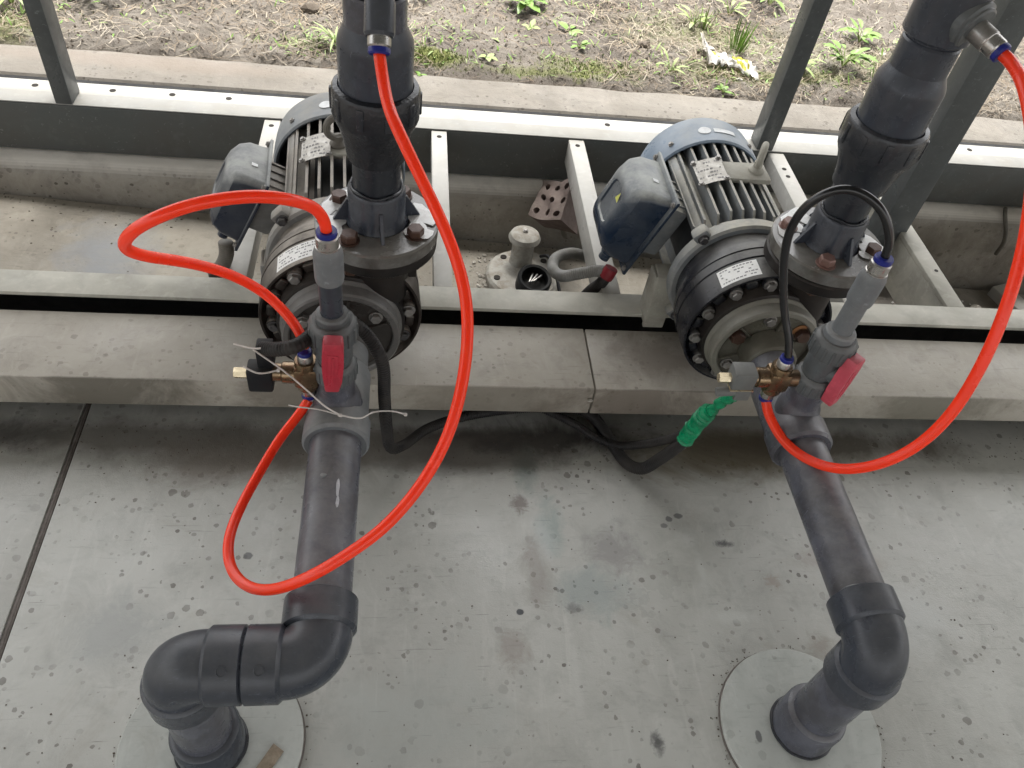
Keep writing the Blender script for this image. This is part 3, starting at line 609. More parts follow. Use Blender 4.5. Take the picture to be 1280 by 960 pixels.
    bm.verts.ensure_lookup_table(); bm.faces.new([bm.verts[len(bm.verts) - 72 + i] for i in range(72)])
    cw = obj('fan_cowl', bm, 'cowl_' + side, t, angle=40)
    for a in (-42, 38):
        a = R(a); put('screw', HEX['small'], t, (0.1362 * math.sin(a), 0.505, 0.1362 * math.cos(a)), (0, a, 0))
    # badge: white oval and a wordmark bar
    bm = NB()
    def patch(bm, ac, yc, ra_, ry, r, oval=True, n=20):
        vs = []
        for i in range(n):
            q = 2 * math.pi * i / n
            cx, cy = math.cos(q), math.sin(q)
            if not oval: cx = max(-1, min(1, cx * 1.5)); cy = max(-1, min(1, cy * 1.5))
            a = R(ac + ra_ * cx); vs.append(bm.verts.new((r * math.sin(a), yc + ry * cy, r * math.cos(a))))
        bm.faces.new(list(reversed(vs)))
    patch(bm, -10, 0.514, 5.8, 0.013, 0.1372); b1 = obj('badge', bm, 'badge', cw)
    bm = NB()
    patch(bm, 9.0, 0.514, 10.5, 0.0075, 0.1374, False); obj('badge', bm, 'badge', cw) if not L else bm.free()
    # terminal box on the left flank: leans outward at its foot
    k_ = 0.86 if L else 1.0
    TB = Matrix.Translation((-0.165 if not L else -0.160, 0.352, 0.030)) @ Matrix.Rotation(R(27 if L else 21), 4, 'Y') @ Matrix.Diagonal((k_, k_, k_, 1)) @ Matrix.Translation((0.172, -0.352, -0.030))
    def tbx(bm): bmesh.ops.transform(bm, matrix=TB, verts=bm.verts); return bm
    TBR = Matrix.Rotation(R(27), 3, 'Y')
    bm = NB(); rbox(bm, (-0.146, 0.352, 0.036), (0.056, 0.118, 0.120), 0.010)
    tb = obj('terminal_base', tbx(bm), motor, t)
    for k in range(4):
        bm = NB(); rbox(bm, (-0.150, 0.310 + 0.028 * k, 0.036), (0.046, 0.005, 0.128), 0.001); obj('base_rib', tbx(bm), motor, tb)
    bm = NB(); rbox(bm, (-0.176, 0.352, 0.028), (0.007, 0.182, 0.196), 0.002); bxm = obj('gasket_plate', tbx(bm), 'box_' + side, t)
    bm = NB()
    T = Matrix(((0, 0, -1, -0.1795), (1, 0, 0, 0.352), (0, 1, 0, 0.028), (0, 0, 0, 1)))
    def rr(sx, sy, r_, n=5):
        out = []
        for cx, cy, a0_ in ((sx - r_, sy - r_, 0), (-sx + r_, sy - r_, 90), (-sx + r_, -sy + r_, 180), (sx - r_, -sy + r_, 270)):
            for i in range(n + 1): a = R(a0_ + 90 * i / n); out.append((cx + r_ * math.cos(a), cy + r_ * math.sin(a)))
        return out
    lv = [(0.0, 0.078, 0.087, 0.016), (0.040, 0.076, 0.084, 0.018), (0.060, 0.070, 0.076, 0.022), (0.072, 0.058, 0.062, 0.024), (0.077, 0.044, 0.048, 0.020), (0.077, 0.034, 0.038, 0.014), (0.074, 0.031, 0.035, 0.012)]
    rings = [[bm.verts.new(T @ Vector((px, py, h))) for px, py in rr(sx, sy, r_)] for h, sx, sy, r_ in lv]
    for a, b in zip(rings, rings[1:]):
        n = len(a)
        for i in range(n): bm.faces.new((a[i], b[i], b[(i + 1) % n], a[(i + 1) % n]))
    bm.faces.new(rings[-1]); bmesh.ops.recalc_face_normals(bm, faces=bm.faces)
    lidd = obj('terminal_lid', tbx(bm), 'box_' + side, t, angle=28)
    for yy in (0.268, 0.436):
        for zz in (-0.058, 0.114): put('screw', HEX['small'], t, TB @ Vector((-0.1797, yy, zz)), (0, R(-90 + (27 if L else 21)), 0))
    bm = NB(); prism(bm, [(-0.007, -0.004), (0.006, -0.004), (0.006, 0.006), (-0.007, 0.006)], 0.0012, Matrix.Translation((-0.205, 0.335, 0.1138)), 0); obj('mark', tbx(bm), 'badge', lidd)
    if not L:
        bm = NB(); va = [bm.verts.new(q) for q in ((-0.2568, 0.320, 0.045), (-0.2568, 0.340, 0.045), (-0.2568, 0.330, 0.064))]; bm.faces.new(va)
        obj('warning_triangle', tbx(bm), 'yellow', lidd)
    bm = NB(); lathe(bm, [(0.015, 0), (0.015, -0.014), (0.012, -0.016), (0.012, -0.03)], p=(-0.205, 0.32, -0.056), n=12); obj('cable_gland', tbx(bm), 'box_' + side, t)
    # feet
    for sx in (-1, 1):
        for y0 in (0.252, 0.452):
            bm = NB()
            rbox(bm, (sx * 0.112, y0, -0.131), (0.06, 0.05, 0.012), 0.003)
            rbox(bm, (sx * 0.098, y0, -0.1), (0.010, 0.046, 0.064), 0.002)
            rbox(bm, (sx * 0.112, y0 - 0.012, -0.105), (0.04, 0.007, 0.05), 0.002)
            obj('foot', bm, motor, t)
            put('bolt', HEX['zinc'], t, (sx * 0.125, y0 + 0.004, -0.1245))
    # packing block under the front of the left foot, hanging over the front rail
    bm = NB(); rbox(bm, (-0.128, 0.212, -0.092), (0.045, 0.012, 0.135), 0.003); rbox(bm, (-0.148, 0.235, -0.09), (0.006, 0.055, 0.12), 0.002); rbox(bm, (-0.11, 0.235, -0.03), (0.07, 0.05, 0.01), 0.003)
    obj('support_bracket', bm, 'padcast' if not L else motor, t)
    # discharge neck, casing flange
    bm = NB()
    lathe(bm, [(0.052, 0.05), (0.05, 0.1), (0.054, 0.14), (0.06, 0.15)], p=(0.065, 0.062, 0), n=32, cap=False)
    lathe(bm, [(0.05, 0.149), (0.093, 0.150), (0.096, 0.153), (0.096, 0.170), (0.093, 0.173), (0.05, 0.1735)], p=(0.065, 0.062, 0), n=48, cap=False)
    obj('discharge_flange', bm, 'casing', t)
    bm = NB(); rbox(bm, (0.065, 0.062, 0.11), (0.012, 0.1, 0.07), 0.003); rbox(bm, (0.065, 0.062, 0.11), (0.13, 0.012, 0.07), 0.003); obj('neck_web', bm, 'casing', t)
    return t
pumpL = make_pump('left motor pump thick with brown dust, navy terminal box under the red tube loop', -0.124, R(4.0), 'L')
pumpR = make_pump('right motor pump with bright blue-grey fan cowl and olive front cover', 0.659, R(0.6), 'R')

# ============================================================ DISCHARGE PIPES
def tube_port(parent, p, d, ring=1.0, body=0.0115, nut=0.0142, L=0.02):
    """push-in connector: nickel nut and blue release ring, mouth at p looking along d"""
    d = Vector(d).normalized(); p = Vector(p)
    bm = NB(); lathe(bm, [(nut * 1.02, -0.030), (nut * 1.08, -0.029), (nut * 1.08, -0.021), (nut, -0.020), (nut, -0.006), (nut * 0.9, -0.004)], p=p, d=d, n=6 if False else 20)
    o = obj('push_fitting', bm, 'nickel', parent)
    bm = NB(); lathe(bm, [(0.0122 * ring, -0.005 * ring), (0.0134 * ring, -0.003), (0.0134 * ring, 0.002 * ring), (0.0120 * ring, 0.004 * ring), (0.0070, 0.004 * ring)], p=p, d=d, n=20); obj('release_ring', bm, 'blue_ring', o)
    return o
def discharge(label, x, y, side, tapdir):
    t = thing('discharge_pipe', label, 'pipe', (x, y, 0.4775), 0, 'discharge pipes rising from the pumps')
    P0 = (x, y, 0)
    bm = NB()
    lathe(bm, [(0.03, 0.4765), (0.094, 0.477), (0.098, 0.480), (0.098, 0.500), (0.095, 0.503), (0.052, 0.504)], p=P0, n=56, cap=False); fl = obj('flange', bm, 'flange', t)
    bm = NB(); lathe(bm, [(0.050, 0.503), (0.046, 0.512), (0.0445, 0.560), (0.042, 0.564), (0.037, 0.565)], p=P0, n=40, cap=False); obj('socket', bm, 'pvc', t)
    for k in range(8):
        a = R(45 * k + 10); bm = NB()
        T = Matrix.Translation((x, y, 0.5035)) @ Matrix.Rotation(a, 4, 'Z') @ Matrix.Rotation(R(90), 4, 'X')
        prism(bm, [(0.044, 0), (0.070, 0), (0.068, 0.005), (0.047, 0.040), (0.044, 0.040)], 0.005, T @ Matrix.Translation((0, 0, -0.0025)))
        if k % 2: bm.free(); continue
        obj('gusset', bm, 'pvc', t)
    for k in range(4):
        a = R(45 + 90 * k + (12 if side == 'L' else 20))
        key = 'rust' if side == 'L' else ('pink' if k in (1, 2) else 'rust')
        put('bolt', HEX[key], t, (x + 0.073 * math.cos(a), y + 0.073 * math.sin(a), 0.5035), (0, 0, k * 0.7))
        bm = NB(); lathe(bm, [(0.008, 0.455), (0.008, 0.476)], p=(x + 0.073 * math.cos(a), y + 0.073 * math.sin(a), 0), n=10)
        lathe(bm, [(0.012, 0.312 + 0.13), (0.013, 0.444), (0.013, 0.458)], p=(x + 0.073 * math.cos(a), y + 0.073 * math.sin(a), 0), n=6); obj('nut', bm, 'bolt_rust', t)
    # white patches painted as wet sky highlights on the flange
    rng = random.Random(11 if side == 'L' else 12)
    for k in range(4):
        bm = NB()
        a0 = R((152, 196, 8, 335)[k] if side == 'L' else (150, 120, 350, 330)[k]); vs = []
        for i in range(16):
            q = 2 * math.pi * i / 16; rr_ = 1 + 0.3 * math.sin(3 * q + k) + rng.uniform(-.12, .12)
            rad = 0.0725 + 0.0245 * math.sin(q) * min(1.0, rr_); ang = a0 + R((27, 22, 22, 16)[k]) * math.cos(q) * rr_
            vs.append(bm.verts.new((x + rad * math.cos(ang), y + rad * math.sin(ang), 0.5046 + 0.0007 * k)))
        c = bm.verts.new((x + 0.074 * math.cos(a0), y + 0.074 * math.sin(a0), 0.5075))
        for i in range(16): bm.faces.new((vs[i], vs[(i + 1) % 16], c))
        obj('glint_patch', bm, 'glint', fl, 'white sky glint painted on the flange', angle=70)
    bm = NB(); lathe(bm, [(0.0365, 0.55), (0.0365, 0.70)], p=P0, n=40); obj('lower_pipe', bm, 'pvc_dark', t)
    # bead of glue where pipe meets socket
    bm = NB(); sweep(bm, [Vector((x + 0.0385 * math.cos(a), y + 0.0385 * math.sin(a), 0.566 + 0.0015 * math.sin(5 * a))) for a in [2 * math.pi * i / 40 for i in range(41)]], 0.0028, 8, False); obj('glue_bead', bm, 'glue', t)
    # union with its flanged collar
    bm = NB(); lathe(bm, [(0.037, 0.615), (0.043, 0.618), (0.046, 0.64), (0.053, 0.668), (0.060, 0.682), (0.0625, 0.690), (0.0625, 0.724), (0.060, 0.729), (0.053, 0.731)], p=P0, n=44, cap=False)
    for v in bm.verts:
        h = noise.noise(v.co * 60) * 0.0016
        d = Vector((v.co.x - x, v.co.y - y, 0)).normalized(); v.co += d * h
    un = obj('union_collar', bm, 'glue' if side == 'L' else 'pvc_dark', t, angle=40)
    for k in range(10):
        a = R(36 * k); bm = NB(); rbox(bm, (x + 0.0615 * math.cos(a), y + 0.0615 * math.sin(a), 0.707), (0.006, 0.011, 0.032), 0.002, Matrix.Rotation(a, 3, 'Z'))
        obj('collar_lug', bm, 'pvc_dark', un)
    bm = NB(); lathe(bm, [(0.0515, 0.725), (0.0515, 0.79), (0.050, 0.797), (0.043, 0.812), (0.0415, 0.816)], p=P0, n=44, cap=False); obj('reducer', bm, 'pvc', t)
    bm = NB(); lathe(bm, [(0.0415, 0.812), (0.0415, 0.855), (0.0395, 0.858)], p=P0, n=44, cap=False); obj('sleeve', bm, 'pvc_worn' if side == 'L' else 'pvc', t)
    bm = NB(); lathe(bm, [(0.0375, 0.85), (0.0375, 1.9)], p=P0, n=40); obj('upper_pipe', bm, 'pvc_dark' if side == 'L' else 'pvc', t)
    return t
dL = discharge('left dark discharge pipe rising from a rusty bolted flange, black glue smeared on its collar', -0.044, 1.058, 'L', 0)
dR = discharge('right discharge pipe rising past the broad post, cleaner collar and pinkish flange bolts', 0.727, 1.060, 'R', 0)
# left tap: a black tapping sleeve leaning off the pipe towards the camera
tapd = Vector((-0.002, -0.60, -0.80)).normalized()
tp = Vector((-0.035, 0.940, 0.836))
bm = NB(); lathe(bm, [(0.0165, 0.012), (0.0185, 0.016), (0.0185, 0.05), (0.0165, 0.056), (0.0135, 0.06), (0.0135, 0.17)], p=tp - tapd * 0.004, d=-tapd, n=28); tapo = obj('tap_sleeve', bm, 'pvc', dL, angle=25)
bm = NB(); rbox(bm, (-0.039, 1.02, 0.955), (0.03, 0.07, 0.03), 0.008); obj('tap_boss', bm, 'pvc_dark', tapo)
tube_port(dL, tp, tapd)
# right tap: threaded boss facing right
bm = NB()
bt = Vector((0.727, 1.060, 0.905)); bd = Vector((0.45, -0.86, -0.22)).normalized()
tip = bt + bd * 0.098
lathe(bm, [(0.034, 0.02), (0.034, 0.044), (0.030, 0.047), (0.030, 0.050), (0.027, 0.052)], p=bt, d=bd, n=32, cap=True); bo = obj('tap_boss', bm, 'union', dR)
bm = NB(); lathe(bm, [(0.0155, 0.05), (0.0155, 0.075)], p=bt, d=bd, n=20); obj('tap_nipple', bm, 'bolt', dR)
tube_port(dR, tip, bd)
bm = NB(); lathe(bm, [(0.043, 0.862), (0.047, 0.866), (0.047, 0.95), (0.044, 0.954)], p=(0.727, 1.060, 0), n=40, cap=False); obj('tee_body', bm, 'pvc', dR)

# ============================================================ SUCTION PIPES
OD = 0.039; SK = 0.048; ZP = 0.30
def socket_prof(a, b, r=SK, lip=0.003): return [(OD, a), (r - lip, a), (r, a + lip), (r, b - 0.006), (r - 0.003, b), (OD, b + 0.001)]
def elbow(parent, c, a, b, m, label=None, rad=0.040):
    """body swept round the corner + a socket on each leg"""
    a, b = Vector(a).normalized(), Vector(b).normalized(); c = Vector(c)
    bm = NB(); pth = arc(c, a, b, rad, 14); sweep(bm, [pth[0] - a * 0.01] + pth + [pth[-1] + b * 0.01], 0.0432, 36)
    e = obj('elbow', bm, m, parent, label, angle=60)
    bm = NB(); lathe(bm, [(0.043, rad - 0.002), (SK - 0.0035, rad - 0.001), (SK, rad + 0.003), (SK, rad + 0.042), (SK - 0.004, rad + 0.0448), (OD, rad + 0.0448)], p=c, d=-a, n=44, cap=False); obj('socket', bm, m, e)
    bm = NB(); lathe(bm, [(0.043, rad - 0.002), (SK - 0.0035, rad - 0.001), (SK, rad + 0.003), (SK, rad + 0.042), (SK - 0.004, rad + 0.0448), (OD, rad + 0.0448)], p=c, d=b, n=44, cap=False); obj('socket', bm, m, e)
    for dd in (-a, b):
        q = c + dd * (rad + 0.0455); u_ = dd.orthogonal().normalized(); v_ = dd.cross(u_); bm = NB()
        ring = [q + (u_ * math.cos(t_) + v_ * math.sin(t_)) * (OD + 0.0006) + dd * 0.0012 * math.sin(3 * t_ + rad) for t_ in [2 * math.pi * i / 40 for i in range(41)]]
        sweep(bm, ring, 0.0014, 6, False, lambda i: 0.0012 + 0.0007 * math.sin(i * 0.9)); obj('cement_bead', bm, 'pvc_light', e)
    return e
def suction(label, xr, yr, xl, pm, side):
    t = thing('suction_pipe', label, 'pipe', (xr, yr, 0.0), 0, 'suction pipes bending from the tank lid to the pumps')
    bm = NB(); lathe(bm, [(0.03, 0.0115), (0.131, 0.0115), (0.132, 0.0105), (0.132, 0.001)], p=(xr, yr, 0), n=90, cap=False); obj('base_disc', bm, 'disc', t)
    bm = NB(); sweep(bm, [Vector((xr + 0.1325 * math.cos(a), yr + 0.1325 * math.sin(a), 0.0012 + 0.0006 * math.sin(13 * a))) for a in [2 * math.pi * i / 90 for i in range(91)]], 0.0022, 6, False); obj('rim_bead', bm, 'seal', t)
    bm = NB(); lathe(bm, [(0.0495, 0.0116), (0.0495, 0.070), (0.0475, 0.074), (0.047, 0.078), (0.043, 0.082), (0.039, 0.083)], p=(xr, yr, 0), n=44, cap=False); bs = obj('base_socket', bm, 'pvc_worn' if side == 'R' else 'pvc', t)
    bm = NB(); sweep(bm, [Vector((xr + 0.050 * math.cos(a), yr + 0.050 * math.sin(a), 0.0135 + 0.001 * math.sin(9 * a))) for a in [2 * math.pi * i / 48 for i in range(49)]], 0.003, 8, False); obj('weld_bead', bm, 'pvc_dark', bs)
    bm = NB(); lathe(bm, [(OD, 0.07), (OD, ZP - 0.05)], p=(xr, yr, 0), n=44); obj('riser', bm, 'pvc_worn', t)
    if side == 'L':
        elbow(t, (xr, yr, ZP), (0, 0, 1), (1, 0, 0), 'pvc'); elbow(t, (xl, yr, ZP), (1, 0, 0), (0, 1, 0), 'pvc')
    else:
        elbow(t, (xr, yr, ZP), (0, 0, 1), (xl - xr, 0.38, 0), 'pvc')
    y0 = yr + 0.06
    bm = NB(); d_ = Vector((xl - (xl if side == 'L' else xr), 0.39, 0)); lathe(bm, [(OD, 0.06), (OD, d_.length)], p=(xl if side == 'L' else xr, yr, ZP), d=d_, n=44); obj('horizontal_pipe', bm, 'pvc_worn', t)
    # tee whose branch carries the ball valve
    bm = NB(); lathe(bm, [(OD, 0.757), (0.047, 0.756), (0.051, 0.761), (0.051, 0.800), (0.0485, 0.806), (0.047, 0.812), (0.047, 0.90), (0.045, 0.905), (0.0415, 0.908), (0.041, 0.953)], p=(xl, 0, ZP), d=(0, 1, 0), n=44, cap=False)
    tee = obj('tee', bm, 'pvc_light' if side == 'L' else 'pvc_worn', t)
    bm = NB(); lathe(bm, [(0.040, 0.02), (0.034, 0.046), (0.030, 0.054), (0.028, 0.060), (0.028, 0.094), (0.020, 0.095)], p=(xl, 0.822, ZP), n=32, cap=False); obj('branch', bm, 'pvc_worn', tee)
    return t
sL = suction('left suction pipe with two dark grey elbows back to back above its base disc', -0.2655, 0.418, -0.0965, 'pvc', 'L')
sR = suction('right suction pipe with one elbow, bending straight back to the right pump', 0.662, 0.412, 0.660, 'pvc', 'R')

# ============================================================ BALL VALVES with reducer stubs
def ball_valve(label, x, y, ang, side):
    t = thing('ball_valve', label, 'valve', (x, y, 0.362), 0, 'ball valves standing on the suction pipes')
    P0 = (x, y, 0); m = 'union'
    def nut(z0, z1, r):
        bm = NB(); lathe(bm, [(0.024, z0), (r - 0.002, z0), (r, z0 + 0.002), (r, z1 - 0.008), (r - 0.003, z1 - 0.003), (r - 0.006, z1), (0.019, z1)], p=P0, n=40, cap=False)
        o = obj('union_nut', bm, m, t)
        bm = NB()
        for k in range(16):
            a = 2 * math.pi * k / 16; rbox(bm, (x + r * math.cos(a), y + r * math.sin(a), (z0 + z1) / 2 - 0.003), (0.003, 0.005, z1 - z0 - 0.010), 0.001, Matrix.Rotation(a, 3, 'Z'), 1)
        obj('grip_ribs', bm, m, o)
    nut(0.392, 0.424, 0.0315); nut(0.470, 0.506, 0.0335)
    bm = NB(); lathe(bm, [(0.0225, 0.416), (0.0235, 0.424), (0.0265, 0.435), (0.0265, 0.456), (0.0235, 0.468), (0.0225, 0.474)], p=P0, n=36); body = obj('valve_body', bm, m, t)
    d = Vector((math.sin(ang), -math.cos(ang), 0))
    bm = NB(); lathe(bm, [(0.016, 0.0), (0.016, 0.030), (0.012, 0.031), (0.010, 0.040)], p=(x, y, 0.442), d=d, n=24); obj('stem', bm, m, body)
    # bar handle: swollen middle, ends cut back, with grip recess
    T = Matrix.Translation(Vector((x, y, 0.442 + (0.026 if side == 'L' else 0.0))) + d * (0.042 if side == 'L' else 0.030)) @ Matrix(((math.cos(ang), 0, d.x), (math.sin(ang), 0, d.y), (0, 1, 0))).to_4x4()
    tilt = Matrix.Rotation(R(-3 if side == 'L' else -4), 4, 'Z')
    out = [(-0.0100, -0.044), (0.0090, -0.044), (0.0125, -0.024), (0.0142, 0.004), (0.0140, 0.024), (0.0125, 0.044), (-0.0125, 0.044), (-0.0140, 0.024), (-0.0142, 0.004), (-0.0125, -0.02)]
    bm = NB(); out = [(a * 1.04, b * 1.1) for a, b in out]; prism(bm, out, 0.020, T @ tilt, 0.0028)
    h = obj('handle', bm, 'handle_L' if side == 'L' else 'handle', t, angle=30)
    bm = NB(); prism(bm, [(-0.006, -0.030), (0.006, -0.030), (0.0075, 0.028), (-0.0075, 0.028)], 0.0016, T @ tilt @ Matrix.Translation((0, 0, 0.0196)), 0.0006); obj('grip_rib', bm, 'handle_L' if side == 'L' else 'handle', h)
    bm = NB(); prism(bm, [(-0.0015, -0.026), (0.0015, -0.026), (0.0015, 0.024), (-0.0015, 0.024)], 0.0015, T @ tilt @ Matrix.Translation((0, 0, 0.0208)), 0.0003); obj('grip_line', bm, 'handle_L' if side == 'L' else 'handle', h)
    bm = NB(); lathe(bm, [(0.0235, 0.500), (0.0235, 0.515), (0.0215, 0.518), (0.016, 0.519)], p=P0, n=32, cap=False); obj('end_socket', bm, 'pvc_light' if side == 'R' else m, t)
    bm = NB(); lathe(bm, [(0.0158, 0.49), (0.0158, 0.585)], p=P0, n=28); obj('stub_pipe', bm, 'pvc' if side == 'L' else 'pvc_light', t)
    bm = NB(); lathe(bm, [(0.0158, 0.575), (0.0185, 0.577), (0.0195, 0.582), (0.0195, 0.622), (0.0165, 0.632), (0.0150, 0.634)], p=P0, n=32); obj('cap_adapter', bm, 'pvc_light', t)
    tube_port(t, (x, y, 0.655), (0, 0, 1), nut=0.0148)
    return t
vL = ball_valve('left ball valve, red bar handle pointing down in front of the left pump', -0.0965, 0.822, R(3), 'L')
vR = ball_valve('right ball valve, dull red bar handle turned aside, grey ribbed union nut', 0.656, 0.822, R(34), 'R')

# ============================================================ BRASS TEES with plug connectors
def brass_set(label, x, y, z, side):
    t = thing('brass_tee', label, 'pipe fitting', (x, y, z), 0, 'brass tees screwed into the ball valves')
    vx = (-0.0965 if side == 'L' else 0.656)
    bm = NB(); lathe(bm, [(0.014, 0), (0.014, abs(vx - x) - 0.02)], p=(x, y, z), d=(vx - x, 0, 0), n=16); obj('nipple', bm, 'brass', t)
    bm = NB(); rbox(bm, (x, y, z), (0.036, 0.034, 0.040), 0.006)
    lathe(bm, [(0.0155, -0.029), (0.0165, -0.026), (0.0165, 0.026), (0.0155, 0.029)], p=(x, y, z), n=20)
    lathe(bm, [(0.0165, 0.0), (0.0165, 0.034), (0.014, 0.036), (0.014, 0.056)], p=(x, y, z), d=(-1, 0, 0), n=20); obj('tee_body', bm, 'brass', t)
    tube_port(t, (x, y, z - 0.050), (0, -0.1, -1), nut=0.0115, ring=0.84); tube_port(t, (x, y, z + 0.045), (0, 0, 1), nut=0.0115, ring=0.8)
    cx = x - (0.066 if side == 'L' else 0.060)
    if side == 'L':
        bm = NB(); rbox(bm, (cx, y - 0.004, z - 0.004), (0.036, 0.030, 0.044), 0.004); cb = obj('plug_connector', bm, 'connector', t)
        bm = NB(); rbox(bm, (cx + 0.010, y + 0.004, z + 0.036), (0.024, 0.026, 0.038), 0.003); obj('connector_neck', bm, 'connector', cb)
    else:
        bm = NB(); rbox(bm, (cx, y - 0.003, z + 0.004), (0.037, 0.032, 0.036), 0.003); cb = obj('plug_connector', bm, 'connector_grey', t)
        bm = NB(); rbox(bm, (cx + 0.004, y - 0.010, z - 0.022), (0.026, 0.026, 0.022), 0.003); obj('connector_neck', bm, 'connector_grey', cb)
        bm = NB(); rbox(bm, (cx, y - 0.004, z - 0.012), (0.039, 0.034, 0.003), 0.001); obj('gasket', bm, 'brass_pale', cb)
        bm = NB(); lathe(bm, [(0.0075, 0), (0.0075, 0.03)], p=(cx - 0.008, y - 0.015, z - 0.018), d=(-1, 0, -0.1), n=14); obj('cable_gland', bm, 'connector_grey', cb)
    bm = NB(); lathe(bm, [(0.0085, 0.016), (0.0085, 0.036), (0.0075, 0.038)], p=(cx, y - 0.003, z), d=(-1, 0, 0), n=6); obj('end_nut', bm, 'brass_pale', t)
    return t
bL = brass_set('dark brass tee with black plug connector, zip-tied at the left valve', -0.139, 0.822, 0.392, 'L')
bR = brass_set('brass tee with grey plug connector between black tube and red tube at the right valve', 0.594, 0.822, 0.408, 'R')

# ============================================================ TUBES
def tubething(name, pts, r, m, label, cat, group=None, per=8, it=10, n=16):
    P = relax(spline(pts, per), it); bm = NB(); sweep(bm, P, r, n)
    return tag(obj(name, bm, m, None, loc=tuple(Vector(pts[0]).to_tuple(3)), angle=60), label, cat, group)
G = 'bright red air tubes'
tubething('red_tube', [tuple(tp), (-0.030, 0.917, 0.815), (-0.022, 0.878, 0.800), (-0.008, 0.841, 0.788), (0.021, 0.802, 0.748), (0.049, 0.766, 0.708), (0.07, 0.73, 0.666), (0.078, 0.694, 0.628), (0.075, 0.651, 0.582), (0.06, 0.605, 0.532), (0.031, 0.566, 0.485), (-0.012, 0.529, 0.444), (-0.059, 0.508, 0.41), (-0.108, 0.495, 0.376), (-0.156, 0.499, 0.336), (-0.194, 0.52, 0.308), (-0.221, 0.555, 0.293), (-0.231, 0.599, 0.29), (-0.224, 0.654, 0.286), (-0.204, 0.714, 0.29), (-0.18, 0.765, 0.304), (-0.155, 0.798, 0.320), (-0.139, 0.815, 0.338)],
          0.0074, 'red_tube', 'long red tube sweeping from the left discharge pipe down over the left suction pipe', 'tube', G)
tubething('red_tube', [(-0.0965, 0.822, 0.655), (-0.0985, 0.816, 0.680), (-0.110, 0.803, 0.708), (-0.141, 0.777, 0.736), (-0.181, 0.764, 0.744), (-0.231, 0.753, 0.738), (-0.276, 0.748, 0.719), (-0.308, 0.754, 0.691), (-0.323, 0.771, 0.657), (-0.309, 0.795, 0.626), (-0.277, 0.834, 0.586), (-0.238, 0.867, 0.541), (-0.201, 0.885, 0.495), (-0.170, 0.865, 0.477), (-0.150, 0.842, 0.466), (-0.141, 0.828, 0.456), (-0.139, 0.822, 0.445)],
          0.0074, 'red_tube', 'red tube looping left over the navy terminal box from the left valve top', 'tube', G)
tubething('red_tube', [tuple(tip), tuple(tip + bd * 0.02), (0.775, 0.905, 0.872)] + [(0.770, 0.84, 0.842), (0.770, 0.79, 0.799), (0.772, 0.747, 0.741), (0.768, 0.709, 0.681), (0.764, 0.68, 0.614), (0.754, 0.656, 0.536), (0.732, 0.645, 0.469), (0.7, 0.65, 0.413), (0.669, 0.676, 0.363), (0.640, 0.715, 0.335), (0.618, 0.76, 0.325), (0.600, 0.80, 0.340), (0.594, 0.817, 0.356)],
          0.0080, 'red_tube', 'red tube hanging in a wide arc along the right edge', 'tube', G)
tubething('black_tube', [(0.656, 0.822, 0.655), (0.652, 0.826, 0.685), (0.628, 0.838, 0.722), (0.592, 0.852, 0.740), (0.562, 0.862, 0.734), (0.538, 0.870, 0.700), (0.534, 0.872, 0.650), (0.548, 0.865, 0.590), (0.570, 0.85, 0.525), (0.588, 0.832, 0.485), (0.594, 0.822, 0.457)],
          0.0062, 'black_tube', 'black tube arching over the right pump from the valve stub down to the brass tee', 'tube')

def conduit(name, pts, r, m, label, **k):
    bm = NB(); corrugated(bm, pts, r, **k)
    return tag(obj(name, bm, m, None, loc=pts[0], angle=75), label, 'conduit', 'corrugated cable conduits')
conduit('cable_conduit', [(-0.196, 0.812, 0.452), (-0.165, 0.795, 0.470), (-0.138, 0.800, 0.478), (-0.10, 0.872, 0.455), (-0.06, 0.880, 0.428), (-0.030, 0.865, 0.375), (-0.026, 0.862, 0.29), (-0.022, 0.875, 0.19), (-0.015, 0.905, 0.10), (0.01, 0.955, 0.045), (0.06, 1.01, 0.03), (0.15, 1.05, 0.025), (0.28, 1.075, 0.022), (0.45, 1.09, 0.018)],
        0.0105, 'conduit', 'black ribbed conduit curling behind the left valve and down under the ledge')
conduit('cable_conduit', [(0.540, 0.898, 0.165), (0.528, 0.902, 0.120), (0.505, 0.908, 0.068), (0.482, 0.915, 0.028), (0.455, 0.94, 0.016), (0.43, 1.00, 0.015), (0.40, 1.06, 0.018), (0.33, 1.10, 0.018)],
        0.0125, 'conduit', 'thick black ribbed conduit dropping below the green tape onto the tank lid')
conduit('cable_conduit', [(0.534, 0.903, 0.160), (0.512, 0.925, 0.110), (0.48, 0.955, 0.055), (0.44, 0.978, 0.022), (0.40, 1.005, 0.014), (0.36, 1.04, 0.014), (0.28, 1.09, 0.014)],
        0.009, 'conduit', 'thinner ribbed conduit beside the thick one, running under the ledge seam')
conduit('cable_conduit', [(-0.355, 1.318, 0.23), (-0.357, 1.315, 0.20), (-0.375, 1.33, 0.155), (-0.40, 1.36, 0.11), (-0.395, 1.39, 0.05), (-0.36, 1.41, -0.02), (-0.35, 1.43, -0.09)],
        0.015, 'conduit_brown', 'dusty brown conduit hanging below the navy terminal box of the left pump')
conduit('cable_conduit', [(0.440, 1.315, 0.196), (0.417, 1.328, 0.188), (0.376, 1.333, 0.172), (0.348, 1.345, 0.155), (0.337, 1.395, 0.132), (0.356, 1.462, 0.11), (0.403, 1.512, 0.086), (0.448, 1.524, 0.065), (0.51, 1.53, 0.02)],
        0.0135, 'conduit_grey', 'grey ribbed conduit looping left of the right terminal box')
